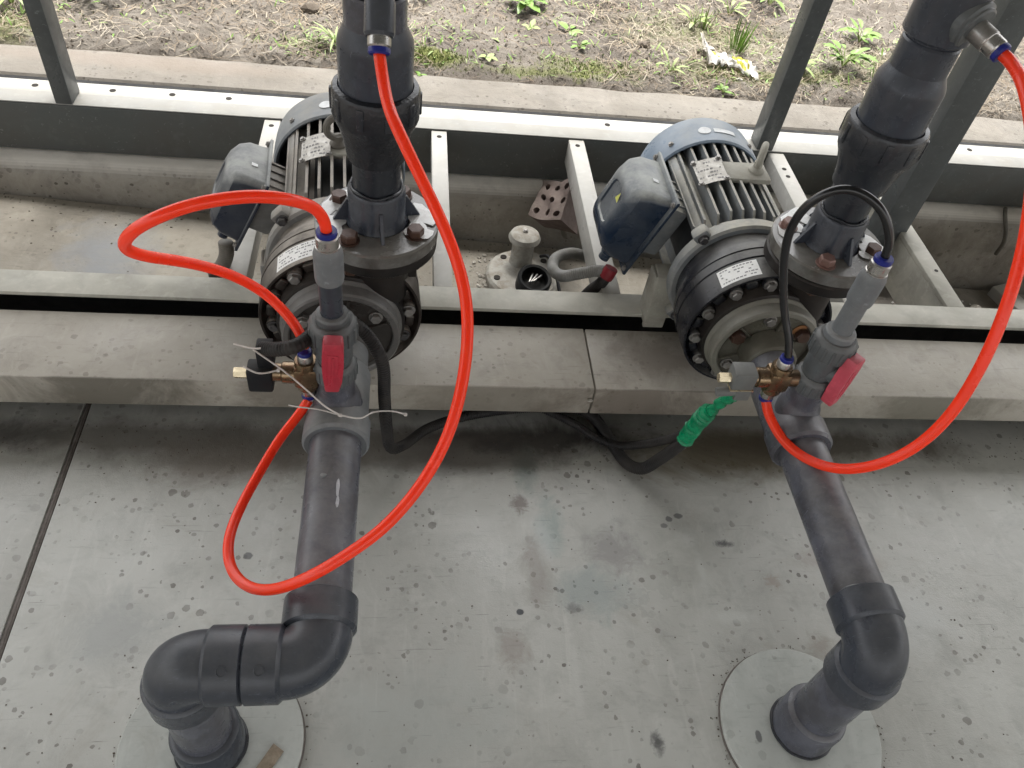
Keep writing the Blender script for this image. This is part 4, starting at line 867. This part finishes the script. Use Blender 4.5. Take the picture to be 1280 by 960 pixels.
conduit('cable_conduit', [(0.442, 1.318, 0.190), (0.430, 1.318, 0.160), (0.422, 1.35, 0.11), (0.418, 1.38, 0.05), (0.415, 1.39, -0.05), (0.41, 1.40, -0.15)],
        0.0135, 'conduit', 'black ribbed conduit dropping to the floor below the grey conduit loop')
bm = NB(); lathe(bm, [(0.0150, -0.012), (0.0158, 0.0), (0.0150, 0.014)], p=(0.440, 1.312, 0.196), d=(0.35, 0.2, 0.9), n=16); tag(obj('tape_wrap', bm, 'redink', None, loc=(0.44, 1.312, 0.196)), 'red tape wrapped where the conduits enter the right terminal box', 'tape')
# green tape
bm = NB(); rng = random.Random(4)
P = relax(resample(spline([(0.536, 0.902, 0.140), (0.539, 0.896, 0.185), (0.543, 0.886, 0.235), (0.545, 0.874, 0.262)], 16), 0.0045), 1)
rad = [0.0150, 0.0163, 0.0148, 0.0165, 0.0153, 0.0162, 0.0147]
sweep(bm, P, 0.018, 20, True, lambda i: (rad[i % 7] + 0.0008 * math.sin(i * 2.1)) * (1 if i < len(P) - 3 else 0.75))
sweep(bm, relax(spline([(0.545, 0.876, 0.255), (0.546, 0.862, 0.295), (0.545, 0.842, 0.335), (0.540, 0.822, 0.365), (0.530, 0.812, 0.384), (0.522, 0.810, 0.388)], 6), 1), 0.009, 12, True, lambda i: 0.0088 + 0.002 * math.sin(i * 1.3))
for v in bm.verts: v.co += noise.noise_vector(v.co * 110) * 0.0022
tag(obj('tape_wrap', bm, 'green', None, loc=(0.536, 0.902, 0.140)), 'bright green tape wound round the cable ends at the right connector', 'tape')
# zip ties
def tie(pts, label, r=0.0013):
    bm = NB(); sweep(bm, spline(pts, 6), r, 6)
    e = Vector(pts[-1]); rbox(bm, e, (0.005, 0.004, 0.005), 0.001)
    tag(obj('zip_tie', bm, 'tie', None, loc=pts[0]), label, 'cable tie', 'white zip ties round the left valve')
tie([(-0.205, 0.800, 0.462), (-0.165, 0.79, 0.430), (-0.135, 0.785, 0.395), (-0.110, 0.775, 0.372), (-0.088, 0.772, 0.355)], 'long white zip tie slanting from the black connector to the valve base')
tie([(-0.088, 0.772, 0.355), (-0.060, 0.775, 0.345), (-0.040, 0.80, 0.330), (-0.012, 0.79, 0.345), (0.008, 0.77, 0.362)], 'white zip tie with its tail sticking out right of the suction pipe')
tie([(-0.232, 0.806, 0.466), (-0.205, 0.802, 0.462), (-0.185, 0.805, 0.462)], 'short white zip tie end on top of the black connector')
tie([(-0.222, 0.795, 0.432), (-0.20, 0.79, 0.424), (-0.175, 0.80, 0.420)], 'short white zip tie end across the face of the black connector')
tie([(-0.165, 0.79, 0.355), (-0.15, 0.785, 0.357), (-0.12, 0.78, 0.358), (-0.09, 0.775, 0.352)], 'white zip tie lying across the push fitting above the lower red tube', 0.0011)

# ============================================================ THINGS ON THE FLOOR
# cast cleanout with a small housing and an open black socket
fx, fy = 0.325, 1.675; fz = floor_z(fx)
t = thing('floor_fitting', 'old white round floor fitting with capped stub and open black socket between the pumps', 'pipe fitting', (fx, fy, fz))
bm = NB(); lathe(bm, [(0.078, -0.002), (0.080, 0.004), (0.080, 0.022), (0.075, 0.028), (0.03, 0.030)], p=(fx, fy, fz), n=40, cap=True); obj('base_plate', bm, 'oldwhite', t)
for a in (40, 130, 200, 310):
    a = R(a); bm = NB(); lathe(bm, [(0.007, 0.028), (0.007, 0.0306)], p=(fx + 0.062 * math.cos(a), fy + 0.062 * math.sin(a), fz), n=12); obj('bolt_hole', bm, 'hole', t)
bm = NB(); lathe(bm, [(0.026, 0.028), (0.024, 0.04), (0.023, 0.085), (0.026, 0.089), (0.033, 0.090), (0.034, 0.094), (0.030, 0.103), (0.022, 0.108), (0.012, 0.110), (0.006, 0.110)], p=(fx - 0.003, fy + 0.035, fz), n=32, cap=True); st = obj('capped_stub', bm, 'oldwhite', t, angle=28)
put('bolt', HEX['small'], t, (fx - 0.003, fy + 0.035, fz + 0.110))
bm = NB(); lathe(bm, [(0.022, 0.030), (0.034, 0.028), (0.036, 0.033), (0.036, 0.062), (0.033, 0.066), (0.028, 0.064), (0.027, 0.045), (0.020, 0.042)], p=(fx + 0.012, fy - 0.040, fz), d=(0.05, -0.25, 1), n=32, cap=True); so_ = obj('open_socket', bm, 'connector', t, angle=28)
bm = NB()
for k in range(3): rbox(bm, (fx + 0.008 + 0.007 * k, fy - 0.050, fz + 0.056), (0.003, 0.03, 0.006), 0.001, Matrix.Rotation(R(-20 - 12 * k), 3, 'Z'))
obj('contact_strips', bm, 'nickel', so_)
t.scale = (1.28, 1.28, 1.28)
tubething('black_cable', [(fx + 0.045, fy + 0.03, fz + 0.07), (fx + 0.065, fy + 0.01, fz + 0.085), (fx + 0.085, fy - 0.06, fz + 0.06), (fx + 0.09, fy - 0.14, fz + 0.03), (fx + 0.088, fy - 0.25, fz + 0.02)], 0.0045, 'cable', 'thin black cable running forward from the floor fitting', 'cable', per=8, it=3, n=8)
# hollow brick
t = thing('hollow_brick', 'broken reddish hollow brick with round holes leaning on the concrete curb', 'brick', (0.40, 1.80, floor_z(0.40)))
bm = NB()
nx, ny = 3, 2; S_ = 0.036; th = 0.10
RT = Matrix.Translation((0.392, 1.80, 0.035)) @ Vector((-0.62, -0.35, 0.70)).to_track_quat('Z', 'Y').to_matrix().to_4x4() @ Matrix.Rotation(R(28), 4, 'Z') @ Matrix.Translation((0, 0, -0.085))
def cell(bm, cx, cy, r, s, h):
    n = 16
    def sq(q):
        c_, s_ = math.cos(q), math.sin(q); k = s / max(abs(c_), abs(s_)); return (c_ * k, s_ * k)
    o0, o1, i0, i1 = [], [], [], []
    for i in range(n):
        q = 2 * math.pi * (i + 0.5) / n + 0; a_, b_ = sq(math.pi / 4 + 2 * math.pi * i / n)
        q = math.pi / 4 + 2 * math.pi * i / n
        o0.append(bm.verts.new((cx + a_, cy + b_, 0))); o1.append(bm.verts.new((cx + a_, cy + b_, h)))
        i0.append(bm.verts.new((cx + r * math.cos(q), cy + r * math.sin(q), 0.02))); i1.append(bm.verts.new((cx + r * math.cos(q), cy + r * math.sin(q), h)))
    for i in range(n):
        j = (i + 1) % n
        bm.faces.new((o1[i], o1[j], i1[j], i1[i])); bm.faces.new((i1[i], i1[j], i0[j], i0[i])); bm.faces.new((o0[i], o0[j], o1[j], o1[i]))
    bm.faces.new(i0); bm.faces.new(list(reversed(o0)))
bm.normal_update()
for i in range(nx):
    for j in range(ny + 1): cell(bm, (i - 1) * S_, (j - 1) * S_, 0.0085, S_ / 2, 0.085)
bm.normal_update(); inner = []
for f in bm.faces:      # walls shared by two cells are solid clay
    c = f.calc_center_median()
    if abs(f.normal.z) < 0.1 and f.calc_area() > 0 and -1.49 * S_ < c.x < 1.49 * S_ and -1.49 * S_ < c.y < 1.49 * S_ and all((abs(abs(v.co.x / S_ + 0.5) % 1) < 0.02 or abs(abs(v.co.x / S_ + 0.5) % 1) > 0.98) for v in f.verts) or \
       abs(f.normal.z) < 0.1 and -1.49 * S_ < c.y < 1.49 * S_ and -1.49 * S_ < c.x < 1.49 * S_ and all((abs(abs(v.co.y / S_ + 0.5) % 1) < 0.02 or abs(abs(v.co.y / S_ + 0.5) % 1) > 0.98) for v in f.verts): inner.append(f)
bmesh.ops.delete(bm, geom=inner, context='FACES_ONLY')
bmesh.ops.remove_doubles(bm, verts=bm.verts, dist=0.0004)
for v in bm.verts:
    v.co += noise.noise_vector(v.co * 24) * 0.009 + noise.noise_vector(v.co * 11 + Vector((3, 1, 2))) * 0.013
bmesh.ops.transform(bm, matrix=RT, verts=bm.verts); bmesh.ops.recalc_face_normals(bm, faces=bm.faces)
obj('brick_body', bm, 'brick', t, angle=40)
# small stones/chips on the floor: each its own
def stone_mesh(seed, flat=0.6, m='stone'):
    bm = NB(); bmesh.ops.create_icosphere(bm, subdivisions=2, radius=1)
    for v in bm.verts:
        n_ = noise.noise_vector(v.co * 1.3 + Vector((seed * 7, 0, 0))) * 0.35; v.co = Vector((v.co.x, v.co.y * 0.75, v.co.z * flat)) + n_
    return finish(bm, 'stone', m, 25)
STN = [stone_mesh(i, (0.35, 0.6, 0.5)[i % 3]) for i in range(4)]
CLD = [stone_mesh(i + 9, 0.7, 'clod') for i in range(3)]
def place(name, me, loc, s, label, cat, group, rz=0):
    o = bpy.data.objects.new(name, me); COL.objects.link(o); o.location = loc; o.scale = (s, s, s); o.rotation_euler = (0, 0, rz); return tag(o, label, cat, group)
rng = random.Random(21)
def crumbs(name, spots, m, label, cat):
    bl = NB()
    for x, y, s in spots:
        T = Matrix.Translation((x, y, floor_z(x) + s * 0.35)) @ Matrix.Rotation(rng.uniform(0, 6), 4, 'Z') @ Matrix.Diagonal((s, s * rng.uniform(.5, .9), s * rng.uniform(.3, .6), 1))
        g = bmesh.ops.create_icosphere(bl, subdivisions=1, radius=1, matrix=T)
        for v in g['verts']: v.co += noise.noise_vector(v.co * 140) * s * 0.4
    tag(obj(name, bl, m, None, kind='stuff', angle=20), label, cat)
sp = []
for k in range(70):
    a = rng.uniform(2.2, 4.6); rr_ = rng.uniform(0.10, 0.15); sp.append((fx + rr_ * math.cos(a), fy + rr_ * math.sin(a), rng.uniform(0.002, 0.008)))
crumbs('rubble', sp, 'stone', 'loose rubble crumbs at the left foot of the old floor fitting', 'rubble')
sp = [(rng.gauss(1.66, 0.07), min(1.83, rng.gauss(1.76, 0.07)), rng.uniform(0.002, 0.009)) for k in range(90)] + [(rng.uniform(1.4, 2.2), rng.uniform(1.35, 1.83), rng.uniform(0.0015, 0.005)) for k in range(60)]
crumbs('plaster_debris', sp, 'litter', 'scattered white plaster crumbs on the dark floor right of the deep cross bar', 'debris')
sp = [(rng.uniform(-1.2, 1.2), 1.84 - abs(rng.gauss(0, 0.05)), rng.uniform(0.0012, 0.004)) for k in range(220)] + [(rng.uniform(-1.2, 1.2), rng.uniform(1.3, 1.84), rng.uniform(0.001, 0.003)) for k in range(160)]
crumbs('floor_grit', sp, 'clod', 'dark grit gathered along the foot of the concrete curb', 'grit')
place('plaster_chip', STN[0], (1.79, 1.74, floor_z(1.79) + 0.004), 0.020, 'larger white plaster chip near the right edge of the dark floor', 'rubble', None, 0.6)
place('plaster_chip', STN[3], (1.71, 1.70, floor_z(1.71) + 0.004), 0.013, 'white plaster sliver left of the larger chip on the dark floor', 'rubble', None, 2.6)
bm = NB(); rbox(bm, (1.95, 1.69, floor_z(1.95) + 0.02), (0.06, 0.30, 0.04), 0.004, Matrix.Rotation(R(18), 3, 'Z')); tag(obj('timber_offcut', bm, 'steel_light', None, loc=(1.95, 1.69, floor_z(1.95))), 'pale offcut lying on the floor at the right edge of the picture', 'offcut')
bm = NB(); sweep(bm, relax(spline([(1.82, 1.835, -0.10), (1.815, 1.832, -0.05), (1.80, 1.84, -0.01), (1.785, 1.86, 0.027), (1.80, 1.89, 0.03)], 8), 3), 0.006, 8); tag(obj('wire', bm, 'conduit_brown', None, loc=(1.82, 1.835, -0.10)), 'brown wire bent over the concrete curb at the right', 'wire')
# paper tag on the left disc, pebble by the green tape
bm = NB(); T = Matrix.Translation((-0.180, 0.392, 0.0122)) @ Matrix.Rotation(R(-28), 4, 'Z'); prism(bm, [(-0.011, -0.022), (0.009, -0.024), (0.012, 0.020), (-0.008, 0.023)], 0.0012, T); tag(obj('paper_tag', bm, 'tag', None, loc=(-0.180, 0.392, 0.0122)), 'torn brown label lying on the white disc under the left riser', 'label')
place('pebble', STN[1], (0.585, 0.985, 0.012), 0.011, 'pale pebble on the lid under the ledge, right of the green tape', 'stone', None)
place('pebble', STN[0], (0.375, 1.024, 0.108), 0.006, 'white chip stuck on the ledge face just left of its seam', 'stone', None)

# ============================================================ BEYOND: litter, weeds, straw
def ground(x, y): return soil_z(x, y)
# crumpled wrapper
bm = NB(); n1, n2 = 26, 12
g = []
for j in range(n2 + 1):
    row = []
    for i in range(n1 + 1):
        u, v_ = i / n1, j / n2
        wd = 0.028 + 0.024 * abs(math.sin(u * 4.2 + 0.6)) + (0.02 if u < 0.2 else 0)
        x = 0.925 + 0.155 * u; y = 2.435 - 0.085 * u + (v_ - 0.5) * wd * 2 + noise.noise(Vector((u * 9, v_ * 5, 2))) * 0.01
        z = ground(x, y) + 0.012 + 0.030 * max(0, math.sin(math.pi * v_)) * (0.6 + 0.5 * noise.noise(Vector((u * 5, v_ * 2, 0)))) + 0.010 * noise.noise(Vector((u * 17, v_ * 9, 4))) + (0.04 * (0.12 - u) / 0.12 * v_ if u < 0.12 else 0)
        row.append(bm.verts.new((x, y, z)))
    g.append(row)
for j in range(n2):
    for i in range(n1):
        f = bm.faces.new((g[j][i], g[j][i + 1], g[j + 1][i + 1], g[j + 1][i]))
        u, v_ = i / n1, j / n2
        if (0.5 < u < 0.88 and 0.15 < v_ < 0.8 and noise.noise(Vector((u * 8, v_ * 5, 9))) > -0.15) or (0.12 < u < 0.3 and 0.25 < v_ < 0.6): f.material_index = 1
bmesh.ops.solidify(bm, geom=list(bm.faces), thickness=0.001)
tag(obj('plastic_wrapper', bm, ['litter', 'litter_yellow'], None, loc=(0.915, 2.43, ground(0.915, 2.43)), angle=60), 'crumpled white plastic wrapper printed yellow, lying in the weeds behind the right motor', 'litter')
# weeds
def leaf(bm, p, d, L, W, curl=0.25, mi=0):
    d = Vector(d).normalized(); side = d.cross(Vector((0, 0, 1)))
    side = side.normalized() if side.length > 0.01 else Vector((1, 0, 0)); up = side.cross(d)
    prev = None
    for k in range(5):
        t_ = k / 4; wv = W * math.sin(math.pi * min(0.98, 0.12 + 0.86 * t_)) ** 0.8
        c = Vector(p) + d * L * t_ + up * (L * curl * (t_ - t_ * t_ * 1.7))
        a, b_, m_ = bm.verts.new(c - side * wv / 2), bm.verts.new(c + side * wv / 2), bm.verts.new(c - up * wv * 0.12)
        if prev:
            f = bm.faces.new((prev[0], prev[2], m_, a)); f.material_index = mi; f = bm.faces.new((prev[2], prev[1], b_, m_)); f.material_index = mi
        prev = (a, b_, m_)
def weed(x, y, n, L, W, h, label, m='leaf', seed=0, name='weed', cat='weed'):
    rng = random.Random(seed); z = ground(x, y)
    t = thing(name, label, cat, (x, y, z), 0, 'weeds growing in the bare soil')
    bs = NB(); bl = NB()
    for k in range(n):
        a = 2.4 * k + rng.uniform(-.4, .4); hh = h * rng.uniform(0.4, 1.1)
        p0 = Vector((x, y, z)); p1 = p0 + Vector((math.cos(a) * hh * 0.7, math.sin(a) * hh * 0.7, hh))
        sweep(bs, spline([p0, p0.lerp(p1, 0.5) + Vector((0, 0, hh * 0.15)), p1], 3), 0.0013, 5)
        leaf(bl, p1, (math.cos(a), math.sin(a), rng.uniform(-0.1, 0.7)), L * rng.uniform(0.7, 1.2), W * rng.uniform(0.7, 1.2), rng.uniform(0.1, 0.4))
    obj('stem', bs, 'leaf_pale', t); obj('leaves', bl, m, t, angle=80)
W_ = [(0.3805, 2.70, 12, 0.060, 0.034, 0.035, 'bushy bright green weed at the top edge right of the left discharge pipe', 'leaf'),
      (0.5115, 2.54, 4, 0.040, 0.026, 0.018, 'small broad-leaved weed with two bright leaves, midway between the pumps', 'leaf'),
      (0.385, 2.55, 4, 0.034, 0.02, 0.02, 'tiny weed beside the clump of dark soil midway between the pumps', 'leaf_pale'),
      (0.2311, 2.30, 5, 0.03, 0.016, 0.012, 'tiny seedling close to the concrete edging above the left cross bar', 'leaf_pale'),
      (0.02, 2.71, 6, 0.05, 0.02, 0.05, 'spindly weed at the top edge close behind the left discharge pipe', 'leaf_pale'),
      (0.035, 2.215, 3, 0.022, 0.016, 0.006, 'single yellow-green sprout on the edging just right of the left collar', 'leaf'),
      (0.53, 2.44, 5, 0.030, 0.016, 0.015, 'low yellowish weed on the mossy patch left of the right motor', 'leaf'),
      (0.80, 2.32, 7, 0.05, 0.010, 0.03, 'wispy pale weed at the edging above the right fan cowl', 'leaf_pale'),
      (0.9514, 2.66, 8, 0.05, 0.016, 0.045, 'pale straggling weed at the top, left of the grass tuft', 'leaf_pale'),
      (0.955, 2.24, 7, 0.028, 0.014, 0.012, 'small mossy weed on the edge of the concrete right of the fan cowl', 'leaf'),
      (1.23, 2.40, 12, 0.06, 0.014, 0.04, 'leafy weed tuft just left of the slim post', 'leaf_pale'),
      (1.40, 2.42, 18, 0.055, 0.020, 0.05, 'dense leafy weed just right of the slim post', 'leaf'),
      (1.56, 2.66, 16, 0.055, 0.022, 0.04, 'flat bright weed in the open soil between the two right posts', 'leaf'),
      (1.72, 2.60, 10, 0.045, 0.02, 0.04, 'grey-green weed close to the right discharge pipe', 'leaf_pale'),
      (1.30, 2.90, 14, 0.06, 0.018, 0.05, 'leafy weed at the top edge just left of the slim post', 'leaf'),
      (2.25, 3.10, 14, 0.07, 0.024, 0.06, 'green weed glimpsed between right discharge pipe and broad post', 'leaf'),
      (-1.12, 2.42, 16, 0.07, 0.018, 0.05, 'pale green weed clump in the top left corner', 'leaf_pale'),
      (-0.92, 2.50, 14, 0.07, 0.020, 0.05, 'green weed clump just right of the left post', 'leaf'),
      (-0.75, 2.56, 9, 0.06, 0.012, 0.05, 'thin pale weed a little right of the left post clump', 'leaf_pale'),
      (-0.62, 2.62, 8, 0.05, 0.02, 0.04, 'round-leaved weed at the top edge in the left half', 'leaf_pale'),
      (-0.21, 2.31, 14, 0.055, 0.008, 0.03, 'pale grassy tuft beside the left discharge pipe, near the edging', 'leaf_pale'),
      (1.12, 2.80, 9, 0.05, 0.016, 0.05, 'weed with light leaves above the grass tuft', 'leaf_pale'),
      (0.76, 2.92, 9, 0.05, 0.016, 0.04, 'green weed at the top edge above the right motor', 'leaf')]
for k, a in enumerate(W_): weed(*a[:6], a[6], a[7], 40 + k)
def tuft(x, y, n, h, label, seed, m='leaf'):
    rng = random.Random(seed); z = ground(x, y); bl = NB()
    for k in range(n):
        a = rng.uniform(0, 6.28); r_ = rng.uniform(0, 0.03)
        leaf(bl, (x + r_ * math.cos(a), y + r_ * math.sin(a), z), (math.cos(a) * 0.35, math.sin(a) * 0.35, 1), h * rng.uniform(0.5, 1.1), 0.005, rng.uniform(-0.2, 0.2))
    tag(obj('grass_tuft', bl, m, None, loc=(x, y, z), angle=80), label, 'grass', 'grass tufts in the bare soil')
tuft(1.07, 2.52, 34, 0.10, 'upright bright green grass tuft directly behind the plastic wrapper', 1)
tuft(0.99, 2.66, 20, 0.09, 'pale grass tuft at the top, above and left of the wrapper', 2, 'leaf_pale')
tuft(-0.38, 2.66, 18, 0.08, 'thin grass tuft at the top edge left of the left discharge pipe', 3, 'leaf_pale')
tuft(1.50, 2.36, 22, 0.06, 'short grass tuft by the edging between slim post and right discharge pipe', 4)
# soil clods that can be told apart
place('soil_clod', CLD[0], (0.745, 2.475, ground(0.745, 2.475) + 0.006), 0.022, 'brown clod of earth capped with pale grass, midway between the pumps', 'clod', 'clods of earth')
place('soil_clod', CLD[1], (-0.30, 2.52, ground(-0.3, 2.52) + 0.008), 0.030, 'dark clod of earth at the top, left of the left discharge pipe', 'clod', 'clods of earth')
place('stone', STN[1], (1.62, 2.585, ground(1.62, 2.585) + 0.006), 0.014, 'small pale stone below the flat weed between the right posts', 'stone', 'pale stones in the soil')
place('stone', STN[0], (0.97, 2.50, ground(0.97, 2.5) + 0.006), 0.022, 'flat pale stone left of the grass tuft behind the wrapper', 'stone', 'pale stones in the soil')
place('stone', STN[2], (1.02, 2.30, ground(1.02, 2.3) + 0.004), 0.010, 'little pale stone on the soil edge near the wrapper', 'stone', 'pale stones in the soil')
# straw, crumbs and moss nobody could count
rng = random.Random(99)
def scatter_straw(N, m, name, dense):
    bl = NB()
    for k in range(N):
        x = rng.uniform(-1.7, 2.6); y = 2.2 + abs(rng.gauss(0, 0.9)); 
        if y > 3.9: continue
        dns = noise.noise(Vector((x * 1.7 + dense, y * 1.9, 1.0)))
        if dns < rng.uniform(-0.5, 0.25): continue
        a = rng.uniform(0, math.pi); L = rng.uniform(0.02, 0.08); wv = rng.uniform(0.0006, 0.0013)
        z = max(ground(x, y), ground(x + L * .5 * math.cos(a), y + L * .5 * math.sin(a))) + rng.uniform(0.001, 0.006)
        p = [Vector((x, y, z)), Vector((x + L / 2 * math.cos(a), y + L / 2 * math.sin(a), z + rng.uniform(-0.002, 0.008))), Vector((x + L * math.cos(a + 0.4), y + L * math.sin(a + 0.4), z + rng.uniform(-0.004, 0.006)))]
        s = Vector((-math.sin(a), math.cos(a), rng.uniform(-.3, .3))) * wv
        q = [bl.verts.new(v - s) for v in p] + [bl.verts.new(v + s) for v in p]
        bl.faces.new((q[0], q[1], q[4], q[3])); bl.faces.new((q[1], q[2], q[5], q[4]))
    o = obj(name, bl, m, None, kind='stuff', angle=180); return o
tag(scatter_straw(15000, 'straw', 'dry_grass', 0), 'brown dead grass strewn over the bare soil', 'dead grass')
tag(scatter_straw(6500, 'straw_pale', 'dry_grass', 5), 'bleached pale straw strewn over the bare soil', 'straw')
bl = NB()
for k in range(9000):
    x = rng.uniform(-1.7, 2.6); y = 2.205 + abs(rng.gauss(0, 0.7))
    if y > 3.8: continue
    s = rng.uniform(0.0012, 0.0045) * (1.5 if rng.random() < 0.07 else 1); z = ground(x, y)
    T = Matrix.Translation((x, y, z + s * 0.3)) @ Matrix.Rotation(rng.uniform(0, 6), 4, 'Z') @ Matrix.Diagonal((s, s * rng.uniform(.6, 1), s * 0.7, 1))
    bmesh.ops.create_icosphere(bl, subdivisions=1, radius=1, matrix=T) if k < 1 else None
    vs = [bl.verts.new(T @ Vector(q)) for q in ((1, 0, 0), (0, 1, 0.1), (-1, 0.1, 0), (0.1, -1, 0), (0.1, 0, 1), (0, 0.1, -1))]
    for a, b, c in ((0, 1, 4), (1, 2, 4), (2, 3, 4), (3, 0, 4), (1, 0, 5), (2, 1, 5), (3, 2, 5), (0, 3, 5)): bl.faces.new((vs[a], vs[b], vs[c]))
tag(obj('soil_crumbs', bl, 'clod', None, kind='stuff', angle=20), 'loose brown soil crumbs covering the ground beyond the edging', 'soil')
bl = NB()
for (cx, cy, rx, ry, N) in ((0.06, 2.29, 0.11, 0.045, 1100), (0.56, 2.31, 0.16, 0.06, 1100), (0.40, 2.25, 0.2, 0.02, 300), (1.0, 2.33, 0.2, 0.05, 700), (1.3, 2.35, 0.2, 0.06, 500), (1.6, 2.5, 0.25, 0.12, 500), (-1.1, 2.35, 0.15, 0.1, 600), (1.0, 2.62, 0.3, 0.12, 600), (-0.25, 2.3, 0.08, 0.04, 250)):
    for k in range(N):
        x, y = rng.gauss(cx, rx * 0.55), rng.gauss(cy, ry * 0.55)
        if y < 2.2: continue
        z = ground(x, y); a = rng.uniform(0, 6.28); h = rng.uniform(0.004, 0.011); wv = 0.0012
        vs = [bl.verts.new((x - wv * math.cos(a), y - wv * math.sin(a), z)), bl.verts.new((x + wv * math.cos(a), y + wv * math.sin(a), z)), bl.verts.new((x + rng.uniform(-.004, .004), y + rng.uniform(-.004, .004), z + h))]
        bl.faces.new(vs)
tag(obj('moss', bl, 'moss', None, kind='stuff', angle=180), 'low yellow-green moss patches along the concrete edging', 'moss')

bl = NB(); rng = random.Random(77)
for k in range(1500):
    cl = rng.choice(((1.15, 2.6, 0.28, 0.18), (1.05, 2.36, 0.25, 0.07), (1.45, 2.5, 0.2, 0.14), (0.55, 2.33, 0.25, 0.08), (1.2, 2.95, 0.4, 0.15), (-0.95, 2.5, 0.25, 0.12), (0.4, 2.7, 0.2, 0.1), (0.05, 2.4, 0.12, 0.1), (-1.2, 2.35, 0.15, 0.1), (-0.25, 2.32, 0.1, 0.05)))
    x, y = rng.gauss(cl[0], cl[2]), rng.gauss(cl[1], cl[3])
    if y < 2.22: continue
    a = rng.uniform(0, 6.28); leaf(bl, (x, y, ground(x, y) + 0.001), (math.cos(a), math.sin(a), rng.uniform(0.1, 1.2)), rng.uniform(0.010, 0.034), rng.uniform(0.002, 0.007), rng.uniform(0, 0.3), 0 if rng.random() < 0.5 else 1)
tag(obj('seedlings', bl, ['leaf', 'leaf_pale'], None, kind='stuff', angle=80), 'tiny scattered seedlings and blades among the soil', 'seedlings')
# paint drips and a nub on the left suction pipe
for (py, px_, sx, sy, nm) in ((0.655, 0.012, 0.0028, 0.016, 'paint_drip'), (0.632, 0.0125, 0.0022, 0.010, 'paint_drip'), (0.675, -0.010, 0.005, 0.004, 'nub')):
    bm = NB(); zz = ZP + math.sqrt(OD ** 2 - px_ ** 2)
    bmesh.ops.create_icosphere(bm, subdivisions=2, radius=1, matrix=Matrix.Translation((-0.0965 + px_, py, zz)) @ Matrix.Rotation(math.asin(px_ / OD), 4, 'Y') @ Matrix.Diagonal((sx, sy, 0.0016 if nm == 'paint_drip' else 0.004, 1)))
    for v in bm.verts: v.co.x += noise.noise(v.co * 150) * 0.0012
    obj(nm, bm, 'drip' if nm == 'paint_drip' else 'pvc_light', sL)

for (cx_, rot) in ((-0.201, 0.25), (-0.158, -0.1)):
    bm = NB(); a = rot; r_ = SK + 0.0004
    ring = [Vector((cx_ + 0.006 * math.cos(t_), 0.418 - r_ * math.sin(0.55 + 0.006 / r_ * math.sin(t_)), ZP + r_ * math.cos(0.55 + 0.006 / r_ * math.sin(t_)))) for t_ in [2 * math.pi * i / 20 for i in range(21)]]
    sweep(bm, ring, 0.0006, 5, False); obj('mould_mark', bm, 'pvc', sL)
# grit and dirt gathered along the ledge and round the pipe feet
rng = random.Random(5); bl = NB()
for k in range(900):
    q = rng.random()
    if q < 0.6: x, y = rng.uniform(-1.0, 1.4), 1.03 - abs(rng.gauss(0, 0.05)); z0 = 0.0
    elif q < 0.8: a = rng.uniform(0, 6.28); r_ = 0.136 + abs(rng.gauss(0, 0.006)); x, y = (-0.2655, 0.418) if rng.random() < 0.5 else (0.662, 0.412); x += r_ * math.cos(a); y += r_ * math.sin(a); z0 = 0.0
    else: x, y = rng.uniform(-0.8, 1.2), rng.uniform(0.35, 1.0); z0 = 0.0
    if -0.62 < x < -0.605: continue
    sz = rng.uniform(0.0006, 0.0022)
    T = Matrix.Translation((x, y, z0 + sz * 0.4)) @ Matrix.Rotation(rng.uniform(0, 6), 4, 'Z') @ Matrix.Diagonal((sz, sz * rng.uniform(.5, 1), sz * 0.6, 1))
    vs = [bl.verts.new(T @ Vector(p_)) for p_ in ((1, 0, 0), (0, 1, 0.1), (-1, 0.1, 0), (0.1, -1, 0), (0.1, 0, 1))]
    for a_, b_, c_ in ((0, 1, 4), (1, 2, 4), (2, 3, 4), (3, 0, 4)): bl.faces.new((vs[a_], vs[b_], vs[c_]))
tag(obj('lid_grit', bl, 'clod', None, kind='stuff', angle=20), 'fine dark grit lying on the tank lid near the ledge', 'grit')
